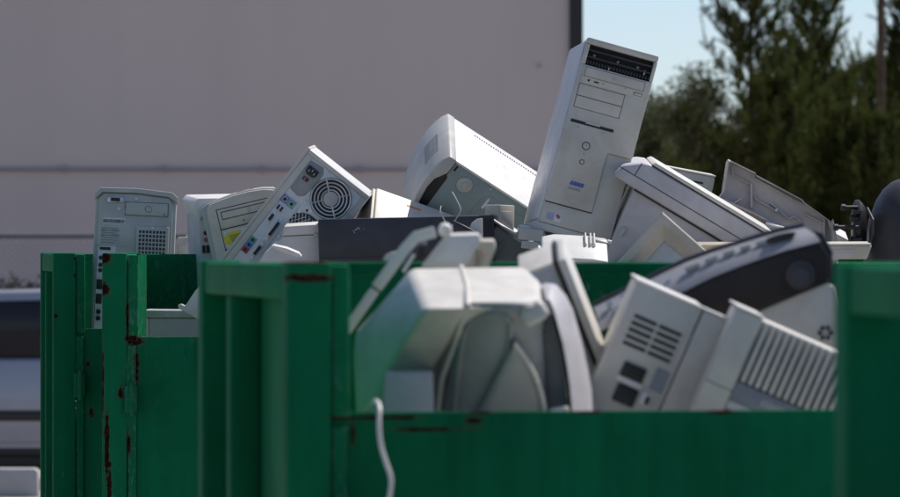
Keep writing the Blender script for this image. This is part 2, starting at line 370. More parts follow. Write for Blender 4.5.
# ------------------------------------------------------------------ trees
def needles(r, base, ax, L, n, ln, w, V, Fc):
    ax = Vector(ax).normalized(); a = ax.orthogonal().normalized(); b = ax.cross(a)
    for i in range(n):
        t_ = r.random(); an = r.uniform(0, 6.283); q = base + ax * (L * t_)
        o = a * math.cos(an) + b * math.sin(an); dv = (ax * r.uniform(.45, 1.0) + o * .75).normalized() * ln * r.uniform(.7, 1.15) * (1 - .35 * t_)
        s_ = dv.cross(o + ax * .3).normalized() * w
        k = len(V); V += [q - s_, q + s_, q + dv]; Fc.append((k, k + 1, k + 2))
def pine_mesh(seed, h, rad, nb):
    r = random.Random(seed); V = []; Fc = []; wood = MB()
    lean = r.uniform(-.04, .04)
    wood.tube([(lean * z, 0, z) for z in np.linspace(0, h, 9)], [max(.012, .10 * (1 - z / h) + .012) for z in np.linspace(0, h, 9)], 7)
    for i in range(nb):
        f = (i + r.random()) / nb; z0 = .25 + (h - .3) * f ** 1.05; an = r.uniform(0, 6.283)
        env = rad * (1 - f) ** .75 * (.55 + .45 * min(1, f * 4)) + .12
        L = env * r.uniform(.6, 1.18); up = .35 + .75 * f
        p0 = Vector((lean * z0, 0, z0)); dr = Vector((math.cos(an), math.sin(an), 0))
        pts = [p0 + dr * (L * u) + Vector((0, 0, up * L * (.25 * u + .6 * u ** 2.2))) for u in (0, .25, .5, .75, 1)]
        wood.tube(pts, [.022 * (1 - f) + .008, .014, .010, .007, .004], 4)
        nt_ = int(5 + L * 9)
        for j in range(nt_):
            u = .2 + .8 * (j + r.random()) / nt_; s_ = min(3, int(u * 4)); w_ = u * 4 - s_
            q = pts[s_].lerp(pts[s_ + 1], w_)
            ax = (dr * r.uniform(.0, .7) + Vector((r.uniform(-.6, .6), r.uniform(-.6, .6), r.uniform(.35, 1.2)))).normalized()
            needles(r, q, ax, r.uniform(.12, .28), 40, .105, .0085, V, Fc)
        # candle: upright leading shoot
        c = r.uniform(.2, .5) * (.6 + .6 * f)
        ax = Vector((dr.x * .25 + r.uniform(-.1, .1), dr.y * .25, 1))
        wood.tube([pts[-1], pts[-1] + ax.normalized() * c], [.005, .003], 3)
        needles(r, pts[-1], ax, c, int(110 * c) + 14, .08, .0085, V, Fc)
    for i in range(3):
        needles(r, Vector((lean * h, 0, h - .5)), (r.uniform(-.2, .2), r.uniform(-.2, .2), 1), .7, 70, .08, .0065, V, Fc)
    me = bpy.data.meshes.new('crown'); me.from_pydata([tuple(v) for v in V], [], Fc); me.materials.append(M['foliage'])
    wm = wood.mesh('trunk'); wm.materials.append(M['bark'])
    return me, wm
PM = [pine_mesh(11, 6.4, 1.6, 190), pine_mesh(12, 5.6, 1.4, 160), pine_mesh(13, 4.6, 1.5, 150)]
def pine(px, d, var, sc, rot, label, sxy=1):
    p = at(px, 250, d); e = thing('pine_tree', label, 'tree', (p.x, d, 0), group='pine trees behind the bins'); e.rotation_euler = (0, 0, rot); e.scale = (sc * sxy, sc * sxy, sc)
    for nm, me in (('crown', PM[var][0]), ('trunk', PM[var][1])):
        o = bpy.data.objects.new(nm, me); C.objects.link(o); o.parent = e
PN = [(752, 70, 0, .93, .4, 'tallest bushy dark pine, just right of the gap of sky'),
      (812, 72, 1, 1.03, 2.0, 'pine whose tall thin shoots stand up left of the brown pole'),
      (905, 69, 0, .80, 1.0, 'dark pine cut off by the right picture edge'),
      (862, 76, 2, .98, 3.3, 'lower pine standing behind the brown pole'),
      (783, 66, 2, .86, 5.1, 'low bushy pine between the two tallest pines'),
      (735, 78, 2, .70, 4.0, 'lower pine left of the tallest pine, above the open taupe cover'),
      (668, 80, 2, .62, 2.6, 'short dark pine seen just right of the tall tower case'),
      (838, 65, 2, .76, 1.9, 'short pine in front of the brown pole, above the black swivel base'),
      (700, 74, 2, .72, .5, 'short pine under the grey-green thin-leaved tree'),
      (884, 64.5, 2, .74, 5.6, 'short pine above the black rounded monitor'),
      (640, 79, 1, .55, 5.0, 'pine mostly hidden behind the tall tower case'),
      (765, 84, 1, .80, 2.2, 'pine farthest back, behind the tallest pine'),
      (700, 90, 2, .84, 1.1, 'far low pine seen through the gaps of the thin-leaved tree'),
      (805, 92, 2, 1.02, 3.1, 'far pine filling the gap between the two tallest pines'),
      (890, 91, 2, 1.05, 4.6, 'far pine right of the brown pole'),
      (845, 86, 1, .84, 1.2, 'pine farthest back, behind the brown pole')]
for a in PN: pine(*a)
def leafy(seed, h, rx, rz, n):
    r = random.Random(seed); V = []; Fc = []; wood = MB(); cl = []
    wood.tube([(0, 0, 0), (.05, 0, h * .3), (0, .05, h * .6), (.05, 0, h * .92)], [.09, .07, .045, .012], 7)
    for i in range(30):
        an = r.uniform(0, 6.28); el = r.uniform(-.6, 1.3); rr = r.uniform(.55, 1)
        e = Vector((math.cos(an) * math.cos(el) * rx * rr, math.sin(an) * math.cos(el) * rx * rr, h - rz + math.sin(el) * rz * rr))
        s = Vector((0, 0, max(.5, e.z - rx * r.uniform(.5, 1.1)))); mid = s.lerp(e, .5) + Vector((0, 0, -.08))
        wood.tube([s, mid, e], [.022, .013, .004], 4); cl += [e, mid.lerp(e, .55)]
        for k in range(3): cl.append(e + Vector((r.gauss(0, .2), r.gauss(0, .2), r.gauss(0, .2))))
    for c in cl:
        for k in range(n):
            q = c + Vector((r.gauss(0, .12), r.gauss(0, .12), r.gauss(0, .11))); a = Vector((r.gauss(0, 1), r.gauss(0, 1), r.gauss(0, 1))).normalized() * .042; b = a.orthogonal().normalized() * .019
            i0 = len(V); V += [q - a, q + b, q + a, q - b]; Fc.append((i0, i0 + 1, i0 + 2, i0 + 3))
    me = bpy.data.meshes.new('crown'); me.from_pydata([tuple(v) for v in V], [], Fc); me.materials.append(M['foliage2'])
    wm = wood.mesh('trunk'); wm.materials.append(M['bark']); return me, wm
for px, d, h, rx, rz, sd_, lab in ((690, 72, 4.55, .62, 1.7, 3, 'grey-green thin-leaved tree with sky showing through, right of the tall tower case'),
                                   (657, 76, 4.0, .5, 1.5, 4, 'paler thin-leaved tree half hidden by the tall tower case')):
    me, wm = leafy(sd_, h, rx, rz, 62); p = at(px, 250, d); e = thing('leafy_tree', lab, 'tree', (p.x, d, 0))
    for nm, mm in (('crown', me), ('trunk', wm)):
        o = bpy.data.objects.new(nm, mm); C.objects.link(o); o.parent = e
p = at(881, 250, 68.2)
po = MB().tube([(0, 0, 0), (0, 0, 5), (.0, 0, 10)], [.058, .052, .048], 12).build('utility_pole', surf('weathered_wood', [(.3, (.06, .045, .032)), (.7, (.10, .078, .058))], 6, .9)); po.location = p; po.location.z = 0
tag(po, 'thin brown wooden pole rising above the pines', 'pole')

# ------------------------------------------------------------------ steel bins
BW, BD, BH = 1.20, 1.12, HC - .0077
POST, STILE, DROP = .061, .025, .205
def make_bin(label, px, d, yaw, dz=0, corner='front', blobs=(), wear=0., open_front=True, side_rib=.62, guide=False, side_open=False):
    e = thing('steel_bin', label, 'bin', (0, 0, 0), group='green steel scrap bins')
    p = at(px, 250, d); M_ = Matrix.Rotation(R(yaw), 4, 'Z')
    if corner == 'back': p = p - M_ @ Vector((0, BD, 0))
    e.matrix_world = Matrix.Translation((p.x, p.y, dz)) @ M_
    mt = green_paint('green_bin_paint', e, blobs, wear); mw = green_paint('worn_green_bin_paint', e, blobs, wear + 1.2)
    H = BH
    for (x, y) in ((0, 0), (BW - POST, 0), (0, BD - POST), (BW - POST, BD - POST)):
        B('corner_post', mt, e, x, x + POST, y, y + POST, .1, H, .004)
    # top rails between the posts (sides and back)
    B('top_rail', mt, e, .004, .05, POST, BD - POST, H - .052, H - .003, .004)
    B('top_rail', mt, e, BW - .05, BW - .004, POST, BD - POST, H - .052, H - .003, .004)
    B('top_rail', mt, e, POST, BW - POST, BD - .05, BD - .004, H - .052, H - .003, .004)
    # walls, set back from the outer face of the posts
    for x in ((BW - .042,) if side_open else (.048, BW - .054)): B('side_wall', mt, e, x, x + .006, POST, BD - POST, .1, H - .052)
    B('back_wall', mw, e, POST, BW - POST, BD - .052, BD - .046, .1, H - .02)
    for x in ((BW - .050,) if side_open else (.002, BW - .050)):
        B('side_rib', mt, e, x, x + .045, BD * side_rib, BD * side_rib + .05, .1, H - .052, .004)
    for x in (.35, .8): B('back_rib', mt, e, x, x + .05, BD - .045, BD - .006, .1, H - .052, .004)
    if open_front:
        for x in (POST + .001, BW - POST - STILE - .001):
            B('gate_stile', mw, e, x, x + STILE, .006, .05, H - DROP - .012, H - .004, .004)
            if x < .5 and guide: MB().add([(x + STILE, .008, z_) for z_ in (H - DROP, H - .004)] + [(x + STILE + .020, .062, z_) for z_ in (H - DROP, H - .004)] + [(x + STILE + .016, .066, z_) for z_ in (H - DROP, H - .004)] + [(x + STILE - .004, .012, z_) for z_ in (H - DROP, H - .004)], [(0, 2, 3, 1), (2, 4, 5, 3), (4, 6, 7, 5), (6, 0, 1, 7), (0, 6, 4, 2), (1, 3, 5, 7)]).build('gate_guide', mw, e)
            hz = H - .357
            hb = B('hinge', mw, e, x - .006, x + .024, -.016, .0, hz - .033, hz + .033, .004)
            MB().cyl((x + .012, -.016, hz - .04), (0, 0, 1), .007, .08, 8).build('hinge_pin', mw, hb)
        fp = B('front_panel', mt, e, POST + .002, BW - POST - .002, .012, .02, .1, H - DROP, .0015)
        B('panel_flange', mw, fp, POST + .003, BW - POST - .003, .021, .055, H - DROP - .03, H - DROP - .002, .003)
        B('gate_strip', mw, e, POST + .002, POST + .022, .004, .011, .1, H - DROP - .02, .002)
    else:
        B('front_panel', mt, e, POST + .002, BW - POST - .002, .03, .036, .1, H - .05)
        B('top_rail', mt, e, POST, BW - POST, .004, .05, H - .052, H - .003, .004)
    B('floor_plate', mt, e, .03, BW - .03, .03, BD - .03, .1, .13)
    for x in (.12, BW - .26): B('skid', mt, e, x, x + .14, .02, BD - .02, 0, .1, .006)
    return e
H = BH
blA = [(.059, 0, H - .015, .003, .05, .008), (.058, 0, H - .06, .003, .05, .006), (.008, 0, H - .17, .004, .03, .006), (.105, .02, H - .43, .010, .03, .015), (.095, 0, H - .30, .006, .03, .008)]
binA = make_bin('green steel bin farthest left with a grey tower case standing in it', 53, 13.9, 6.3, 0, 'front', blA, .2)
blB = [(.004, 0, H - .012, .02, .05, .016), (.006, 0, H - .09, .012, .05, .018), (.0, 0, H - .32, .006, .06, .10), (.012, 0, H - .47, .006, .06, .1), (.018, 0, H - .62, .007, .06, .12), (.046, 0, H - .34, .007, .05, .02), (.062, 0, H - .16, .004, .05, .05), (.066, 0, H - .46, .007, .05, .03), (.085, 0, H - .27, .008, .05, .04), (.08, .02, H - .215, .025, .05, .015)]
binB = make_bin('green steel bin with a rusty front post, second from the left', 102, 12.6, 1.5, 0, 'front', blB, .6, guide=True)
blC = [(.030, 0, H - .022, .034, .05, .006), (.0, .4, H, .03, .4, .003), (.03, .02, H, .05, .03, .003), (.12, .02, H - DROP - .008, .07, .03, .003), (.20, .02, H - DROP - .024, .06, .03, .003), (.258, .02, H - DROP - .012, .015, .03, .005), (.092, .01, H - DROP - .03, .004, .03, .02), (.27, .02, H - DROP, .02, .03, .004), (.42, .02, H - DROP - .001, .02, .03, .003), (.60, .02, H - DROP - .001, .02, .03, .004)]
binC = make_bin('near green steel bin holding blurred monitors, a white cable over its front', 287, 7.0, 9.0, -.0085, 'front', blC, .0)
binD = make_bin('nearest green steel bin, cut off by the right picture edge', 834, 5.3, 7.0, -.006, 'back', (), 0., side_open=True)
binE = make_bin('green steel bin behind, mostly hidden, under the open taupe cover and the dark monitor', 612, 12.3, 0.0, -.022, 'front', (), .3)

# jumbled scrap filling the bins below what is in view
def heap(bin_, label, tops, seed, mat='grey'):
    r = random.Random(seed); e = bin_; mb = MB()
    nx, ny = 5, 4
    for i in range(nx):
        for j in range(ny):
            x = .065 + (BW - .13) * (i + .5) / nx; y = .075 + (BD - .15) * (j + .5) / ny; z = .13; top = tops[i]
            while z < top - .10:
                hh_ = min(r.uniform(.12, .3), top - z)
                a, b = .104, .118
                mb.box(x - a, x + a, y - b, y + b, z, z + hh_ - .002, .004, 1); z += hh_
    o = mb.build('scrap_heap', M[mat]); o.matrix_world = bin_.matrix_world; tag(o, label, 'scrap', kind='stuff')
    return o
heap(binA, 'jumbled grey scrap cases filling the leftmost bin', [H - .42] * 5, 1)
heap(binB, 'jumbled grey scrap cases filling the second bin', [H - .30, H - .12, H - .10, H - .10, H - .08], 2)
heap(binC, 'jumbled grey scrap cases low in the near bin', [H - .30] * 5, 3)
heap(binE, 'jumbled grey scrap cases filling the far right bin', [H - .13] * 5, 4)
heap(binD, 'added dark scrap low in the nearest bin, deepening its shade, at the right picture edge', [H - .8] * 5, 5, 'dark')  # heap added in dark plastic to deepen the shade inside this bin

# ------------------------------------------------------------------ scrap in the leftmost bin
d = 14.3; s = FPX / d
W_, Hh = .226, .46
e = thing('tower_case', 'grey tower case seen from its back with square vent holes, in the leftmost bin', 'computer case', at(96, 189, d), roll=2.6, pitch=-2, yaw=3.4)
prf = [(0, -Hh), (W_, -Hh), (W_, -.028), (W_ - .004, -.014), (W_ - .018, -.005), (W_ * .5, .003), (.016, .002), (.003, -.008), (0, -.022)]
MB().prism(prf, .012, .40, .006).build('shell', M['greengrey'], e)
MB().prism([(.010, -Hh), (W_ - .010, -Hh), (W_ - .010, -.035), (W_ - .022, -.018), (W_ * .5, -.010), (.022, -.011), (.011, -.024)], 0, .02, .002).build('back_plate', M['greengrey'], e)
MB().prism([(-.002, -.028), (-.002, -.012), (.012, .0045), (W_ * .5, .007), (W_ - .014, -.0005), (W_ + .002, -.014), (W_ + .002, -.030), (W_ - .02, -.014), (W_ * .5, -.006), (.018, -.008)], -.004, .06, .002).build('top_trim', M['grey'], e)
cn = B('port', M['steel'], e, .032, .078, -.006, .002, -.036, -.018, .003); B('port_opening', M['black'], cn, .042, .068, -.0075, -.005, -.032, -.022, .002)
for x, z in ((.113, -.022), (.066, -.052), (.085, -.060), (.193, -.062)):
    MB().cyl((x, .001, z), (0, -1, 0), .004, .004, 10).build('screw', M['steel'], e)
bl = B('blanking_plate', M['greengrey'], e, .084, .202, -.003, .002, -.068, -.032, .001)
mbr = MB()
for a in ((.083, .203, -.0325, -.0315), (.083, .203, -.0685, -.0675), (.083, .084, -.068, -.032), (.202, .203, -.068, -.032)): mbr.box(a[0], a[1], -.0035, .001, a[2], a[3])
mbr.build('plate_outline', M['seam'], bl)
MB().tube([(.148 + .009 * math.cos(t_), -.0035, -.05 + .009 * math.sin(t_)) for t_ in np.linspace(0, 6.0, 20)], .0006, 4).build('punched_ring', M['seam'], bl)
lb = B('barcode_label', M['sticker'], e, .022, .085, -.001, .001, -.094, -.078); mbr = MB(); x = .024
while x < .083: w = rnd.choice((.0008, .0012, .002)); mbr.box(x, x + w, -.0015, 0, -.092, -.082); x += w + rnd.choice((.0007, .0012))
mbr.build('barcode', M['printing'], lb)
mbr = MB()
for i in range(9):
    z = -.108 - i * .0066; mbr.box(.020, .020 + rnd.uniform(.03, .052), -.0008, .001, z, z + .0022)
    if i in (1, 3): mbr.box(.020, .030, -.001, .001, z - .002, z + .004); mbr.box(.05, .07, -.001, .001, z - .001, z + .004)
mbr.build('printed_text', M['label'], e)
vb = B('vent_cover', M['greengrey'], e, .117, .208, -.009, .002, -.32, -.097, .003); mbr = MB()
for i in range(8):
    for j in range(14): mbr.box(.1245 + i * .0096, .1245 + i * .0096 + .0066, -.0096, -.008, -.117 - j * .0115, -.117 - j * .0115 + .0078)
mbr.build('vent_holes', M['black'], vb)
MB().cyl((.162, -.009, -.102), (0, -1, 0), .004, .003, 10).build('screw', M['steel'], vb)
io = B('port_panel', M['zinc'], e, .012, .062, -.001, .002, -.45, -.156); mbr = MB()
mbr.box(.008, .0095, -.004, .002, -.45, -.152); mbr.box(.008, .11, -.004, .002, -.1545, -.152); mbr.build('panel_edge', M['grey'], e)
B('slot', M['black'], io, .018, .048, -.003, 0, -.168, -.160)
for z in (-.19, -.21, -.225): MB().cyl((.022, 0, z), (0, -1, 0), .006, .004, 12).build('jack', M['black'], io)
for z in (-.26, -.30): B('port_opening', M['black'], io, .013, .030, -.004, 0, z - .018, z + .010, .002)
for z in (-.34, -.358): MB().cyl((.022, 0, z), (0, -1, 0), .007, .005, 12).build('jack', M['black'], io)

o = MB().box(0, .038, 0, .1, -.09, 0, .004).box(.004, .016, -.004, .01, -.02, -.012).box(.022, .036, .02, .06, 0, .006, .002).build('metal_bracket', M['grey']); o.location = at(177.5, 237, 14.7)
tag(o, 'small grey metal bracket behind the leftmost grey tower case', 'bracket')

# ------------------------------------------------------------------ scrap in the second bin
# desktop chassis low in the bin
e = thing('desktop_chassis', 'flat grey desktop chassis low in the second bin', 'computer case', at(141.5, 310, 12.95), roll=.4)
B('top_cover', M['grey'], e, 0, .30, 0, .33, -.019, 0, .003); B('front_face', M['lav'], e, .018, .298, .006, .32, -.14, -.020, .003); B('corner_cap', M['lgrey'], e, 0, .0175, .002, .04, -.14, -.020, .003)
MB().cyl((.067, .0, -.012), (0, -1, 0), .003, .003, 10).build('screw', M['steel'], e)
q = PX(186, 305, 12.80)
hn = MB().prism([q(177.5, 305.5), q(181, 303.5), q(185, 306), q(195.5, 290.5), q(202, 284), q(204, 322), q(196, 318.5), q(190, 314.5), q(178.5, 308.5)], 0, .03, .003).build('plastic_lever', M['cream']); hn.location = at(186, 305, 12.80); tag(hn, 'pale plastic lever sticking up beside the flat desktop chassis', 'lever')

# narrow case behind the beige front
d = 13.55
e = thing('tower_case', 'narrow pale case with flared white top, left of the yellow-stickered beige case', 'computer case', at(197.5, 202, d), roll=-2.5, pitch=2, yaw=7.5)
B('shell', M['lav'], e, 0, .17, .004, .38, -.30, -.004, .004); B('rear_frame', M['taupe'], e, .002, .168, -.004, .003, -.295, -.02, .002)
MB().prism([(-.012, -.004), (.0, .010), (.17, .006), (.172, -.012), (.02, -.022), (.004, -.05)], -.012, .382, .004).build('top_cover', M['white'], e)
for z in (-.082, -.100): MB().cyl((.018, -.004, z), (0, -1, 0), .006, .003, 12).build('jack', M['black'] if z > -.09 else M['redink'], e)
for x in (.011, .022): B('usb_port', M['black'], e, x - .004, x + .004, -.007, -.003, -.135, -.115)

# beige case with curved top
d = 13.3
e = thing('tower_case', 'beige tower case front with curved top and yellow sticker, behind the fan-vent tower', 'computer case', at(200, 206.5, d), roll=-13.4, pitch=1, yaw=2)
cv = [(0, -.34), (.20, -.34), (.20, .002), (.17, .0095), (.13, .013), (.09, .012), (.05, .008), (.02, .002), (0, -.006)]
MB().prism(cv, .012, .40, .004).build('shell', M['greengrey'], e)
MB().prism([(.004, -.34), (.196, -.34), (.196, -.002), (.17, .0055), (.13, .009), (.09, .008), (.05, .004), (.022, -.002), (.014, -.014)], -.004, .02, .004).build('front_bezel', M['beige'], e)
mbr = MB()
for a in ((.0375, .039, -.34, -.018), (.0375, .175, -.0195, -.018), (.0375, .175, -.0725, -.0705), (.0375, .175, -.1255, -.1235)): mbr.box(a[0], a[1], -.0055, .0, a[2], a[3])
mbr.build('bay_gap', M['seam'], e)
dr = B('drive_front', M['beige'], e, .0395, .175, -.0065, 0, -.0700, -.0200, .001)
mbr = MB()
for a in ((.048, .165, -.0285, -.0265), (.048, .165, -.0475, -.0455), (.048, .0495, -.047, -.027)): mbr.box(a[0], a[1], -.0075, -.003, a[2], a[3])
mbr.build('tray_gap', M['seam'], dr); B('eject_notch', M['beige2'], dr, .118, .124, -.0085, -.006, -.044, -.031, .001)
MB().cyl((.102, -.0065, -.0605), (0, -1, 0), .0022, .001, 10).build('pin_hole', M['black'], dr)
dr = B('bay_cover', M['beige'], e, .0395, .175, -.0062, 0, -.1230, -.0730, .001)
stk = B('sticker', M['sticker'], dr, .045, .110, -.0068, -.005, -.122, -.079)
B('cyan_lettering', M['cyanink'], stk, .050, .088, -.0074, -.006, -.0865, -.0825)
MB().prism([(.070 + .030 * math.cos(t_), -.100 + .0195 * math.sin(t_)) for t_ in np.linspace(0, 2 * math.pi, 25)[:-1]], -.0078, -.006).build('yellow_disc', M['yellow'], stk)
mbr = MB()
for i in range(6): mbr.box(.055 + .001 * i, .085, -.0083, -.007, -.092 - i * .0035, -.0908 - i * .0035)
mbr.build('small_print', M['printing'], stk)
B('orange_mark', M['orangeink'], e, .10, .145, .05, .06, .0125, .0137)

# fan-vent tower
d = 13.0
e = thing('tower_case', 'tilted tower case showing a round fan grille and coloured ports', 'computer case', at(308.9, 148.6, d), roll=38.2, pitch=2.0, yaw=-.6)
w, hh = .196, .42
B('shell', M['putty_side'], e, 0, w, .006, .40, -hh, 0, .003)
B('side_cover', M['putty'], e, -.004, .004, -.004, .401, -hh, .002, .002)
fr = MB().box(0.0045, .0215, -.003, .012, -hh, -.0125, .001).box(.0045, w, -.003, .012, -.012, -.0005, .001).box(w - .016, w, -.003, .012, -.13, -.0125, .001); fr.build('back_frame', M['putty'], e)
B('back_plate', M['zinc'], e, .0218, w - .0164, -.0005, .006, -hh + .005, -.0128)
pp = MB().prism([(.0225, -.020), (.060, -.016), (.070, -.030), (.070, -.060), (.066, -.10), (.052, -.112), (.024, -.108)], -.004, .002, .003).build('power_supply_panel', M['psu'], e)
sk_ = MB().prism([(.027, -.031), (.058, -.031), (.058, -.046), (.052, -.053), (.033, -.053), (.027, -.046)], -.010, -.002, .002).build('power_socket', M['black'], e)
for x, z in ((.0345, -.043), (.0425, -.038), (.0505, -.043)): B('pin', M['steel'], sk_, x - .0008, x + .0008, -.0105, -.0095, z - .003, z + .003)
sw = B('voltage_switch', M['black'], e, .033, .049, -.0065, -.003, -.070, -.061); B('switch_slider', M['redink'], sw, .036, .042, -.0085, -.006, -.068, -.063)
fcx, fcz, fr_ = .122, -.066, .051
fn = MB().cyl((fcx, .004, fcz), (0, -1, 0), fr_ + .002, .0058, 40).build('fan', M['black'], e)
mbr = MB()
for rr in (.023, .032, .041, .050): mbr.tube([(fcx + rr * math.cos(t_), -.006, fcz + rr * math.sin(t_)) for t_ in np.linspace(0, 2 * math.pi, 41)[:-1]], .0022, 6, True)
for t_ in (R(50), R(140), R(230), R(320)):
    mbr.tube([(fcx + .018 * math.cos(t_), -.0062, fcz + .018 * math.sin(t_)), (fcx + .052 * math.cos(t_), -.0062, fcz + .052 * math.sin(t_))], .0022, 6)
mbr.build('grille_ring', M['steel'], fn)
MB().cyl((fcx, -.002, fcz), (0, -1, 0), .019, .006, 30, bev=.001).build('fan_hub', M['grey'], fn)
for sx in (-1, 1):
    for sz in (-1, 1): MB().cyl((fcx + sx * .046, -.001, fcz + sz * .046), (0, -1, 0), .0042, .004, 10).build('screw', M['steel'], e)
ip = B('port_plate', M['zinc'], e, .0222, .072, -.0025, .001, -.335, -.124, .001)
for x, mn, lab in ((.0315, 'purple', 'purple keyboard port'), (.052, 'pgreen', 'green mouse port')):
    po_ = B('round_port', M[mn], ip, x - .0095, x + .0095, -.0045, -.002, -.1475, -.1275); po_['label'] = lab
    MB().cyl((x, -.0046, -.1375), (0, -1, 0), .0068, .002, 14).build('socket_shell', M['zinc'], po_); MB().cyl((x, -.0062, -.1375), (0, -1, 0), .0052, .001, 14).build('socket_hole', M['black'], po_)
for x in (.030, .040): q_ = B('usb_port', M['steel'], ip, x - .0045, x + .0045, -.0055, -.002, -.172, -.155, .0005); B('socket_hole', M['black'], q_, x - .003, x + .003, -.0062, -.005, -.170, -.157)
def dsub(x, z, L, w_):
    q_ = MB().box(x - w_ / 2, x + w_ / 2, -.006, -.002, z - L / 2, z + L / 2, .001).build('connector', M['steel'], ip); B('connector_face', M['black'], q_, x - w_ * .32, x + w_ * .32, -.0075, -.0055, z - L * .42, z + L * .42, .001)
    for sg in (-1, 1): MB().cyl((x, -.002, z + sg * (L / 2 + .005)), (0, -1, 0), .0036, .006, 8).build('hex_screw', M['steel'], q_)
dsub(.032, -.195, .022, .013); dsub(.056, -.214, .050, .013); dsub(.056, -.283, .032, .013)
for z, mn in ((-.269, 'pgreen'), (-.2845, 'blue'), (-.300, 'red')):
    q_ = B('audio_port', M[mn], ip, .022, .040, -.005, -.002, z - .0074, z + .0074); MB().cyl((.031, -.0045, z), (0, -1, 0), .0045, .001, 12).build('socket_hole', M['black'], q_)
vx, vz = .116, -.163
vd = MB().prism([(vx + .045 * math.cos(t_), vz + .034 * math.sin(t_)) for t_ in np.linspace(0, 2 * math.pi, 29)[:-1]], -.0015, .001).build('round_vent', M['black'], e); mbr = MB()
for i in range(-4, 5):
    for sg in (1, -1):
        x0 = vx + i * .0105; L = .030 * math.sqrt(max(0.05, 1 - (i * .0105 / .045) ** 2)); mbr.tube([(x0 - L * .7 * sg, -.003, vz - L), (x0 + L * .7 * sg, -.003, vz + L)], .0011, 4)
mbr.build('lattice', M['zinc'], vd)
for x, z in ((.079, -.139), (.0785, -.222), (.10, -.122), (.079, -.31)): MB().cyl((x, .0, z), (0, -1, 0), .0052, .003, 10).build('screw', M['steel'], e)
MB().cyl((.093, .0, -.126), (0, -1, 0), .0035, .0015, 10).build('screw_hole', M['black'], e)

# light grey box in front of the fan-vent tower
d = 12.78; q = PX(284, 226, d)
e = thing('printer_part', 'small light grey lidded box in front of the round fan grille', 'printer part', at(284, 226, d), pitch=3)
MB().prism([q(284, 226.5), q(322, 224), q(324, 234), q(282, 236)], 0, .16, .003).build('lid', M['lgrey'], e)
MB().prism([q(283, 236.6), q(323.5, 234.6), q(324, 268), q(256, 268), q(264, 254)], .004, .15, .003).build('box_body', M['lgrey'], e)
B('latch', M['grey'], e, .074, .09, -.004, .002, -.026, -.018, .001)
q = PX(286, 250, 12.62)
o = MB().prism([q(271.5, 246.2), q(274, 245.2), q(287, 248.2), q(299, 253.5), q(302, 257.5), q(297, 258.2), q(284, 253.5), q(275, 249)], 0, .014, .002).build('plastic_strip', M['white']); o.location = at(286, 250, 12.62); o.rotation_euler = (R(20), 0, 0); tag(o, 'small white tapered plastic strip lying below the coloured ports', 'plastic strip')

# pale box corner behind the dark unit
d = 13.25
e = thing('pale_case', 'cream box corner with an orange mark, between fan tower and white-topped case', 'computer case', at(377, 187.5, d), roll=26, pitch=42, yaw=-4)
B('shell', M['cream'], e, 0, .22, -.2, 0, -.12, 0, .004); B('end_cap', M['beige'], e, -.010, -.0005, -.198, -.002, -.118, -.003, .004)
B('orange_mark', M['orangeink'], e, .085, .125, -.030, -.024, .0001, .0008)

# dark flat unit
d = 12.75
e = thing('flat_unit', 'flat dark slate desktop unit lying level in the middle of the pile', 'electronic unit', at(318, 219.5, d), roll=-1.4, pitch=.5)
B('shell', M['charcoal'], e, 0, .40, 0, .28, -.12, 0, .003); B('end_cap', M['dark'], e, .4005, .436, -.004, .28, -.12, .001, .003)
for i in range(5): B('ridge', M['black'], e, .408 + i * .0055, .4105 + i * .0055, -.007, -.003, -.11, -.008)
mbr = MB()
for a in ((.086, -.031, .004), (.0905, -.0275, .007), (.096, -.0235, .005), (.1, -.026, .004), (.112, -.0275, .002), (.088, -.035, .003)): mbr.prism([(a[0], a[1]), (a[0] + a[2] * .6, a[1] - .0006), (a[0] + a[2], a[1] + .0012), (a[0] + a[2] * .4, a[1] + .0018)], -.0004, .001)
mbr.build('scratch', M['lgrey'], e)
B('front_groove', M['black'], e, .004, .396, -.0008, .001, -.0965, -.095)

# grey cover leaning right of it
d = 12.95
e = thing('leaning_cover', 'grey cover with a bright sloping edge beside the dark slate unit', 'case cover', at(494, 219.5, d), roll=35.5, pitch=9)
B('edge_rail', M['white'], e, 0, .155, 0, .11, -.006, 0, .0025); B('panel', M['grey'], e, .004, .15, .012, .018, -.12, -.0115, .002); B('side_flange', M['dark'], e, .002, .016, -.004, .03, -.10, -.012, .002)  # white rail on a grey cover: its sunlit edge is put into the colour
for x in (.05, .1): B('rib', M['grey'], e, x, x + .005, .004, .012, -.1, -.02)

# white-topped case
d = 13.25
e = thing('desktop_case', 'tilted desktop case with bright white top, teal side panel and curved white front', 'computer case', (-.0024 * 1.027, d, HC + .2324 * 1.027), roll=35, pitch=25, yaw=1.25)
T = .272; L = .36; Hb = .20
MB().prism([(.024, -.004), (L, -.004), (L, -Hb), (.040, -Hb), (.026, -.15), (.018, -.11), (.018, -.08), (.024, -.05)], 0, .012, .002).build('side_panel', M['teal'], e)
B('shell', M['teal'], e, .022, L, .0125, T - .012, -Hb, -.006, .002)
tp = B('top_cover', M['white'], e, .0, L + .005, -.003, T, -.0035, .004, .003); B('far_side', M['white'], e, .02, L, T - .0115, T - .001, -Hb, -.004, .002)
mbr = MB()
for i in range(38): mbr.box(.085 + i * .0075, .0885 + i * .0075, T - .034, T - .026, .003, .0044)
mbr.build('vent_slots', M['seam'], tp)
fpro = [(.022, .005), (.0, .005), (-.009, -.012), (-.015, -.035), (-.0175, -.06), (-.016, -.10), (-.010, -.135), (-.001, -.17), (.014, -Hb - .02), (.034, -Hb - .02), (.020, -.17), (.008, -.14), (.002, -.10), (.004, -.070), (.022, -.038)]
fb = MB().prism(fpro, -.006, T + .004, .004, 3).build('front_bezel', M['grey'], e)
mbr = MB()
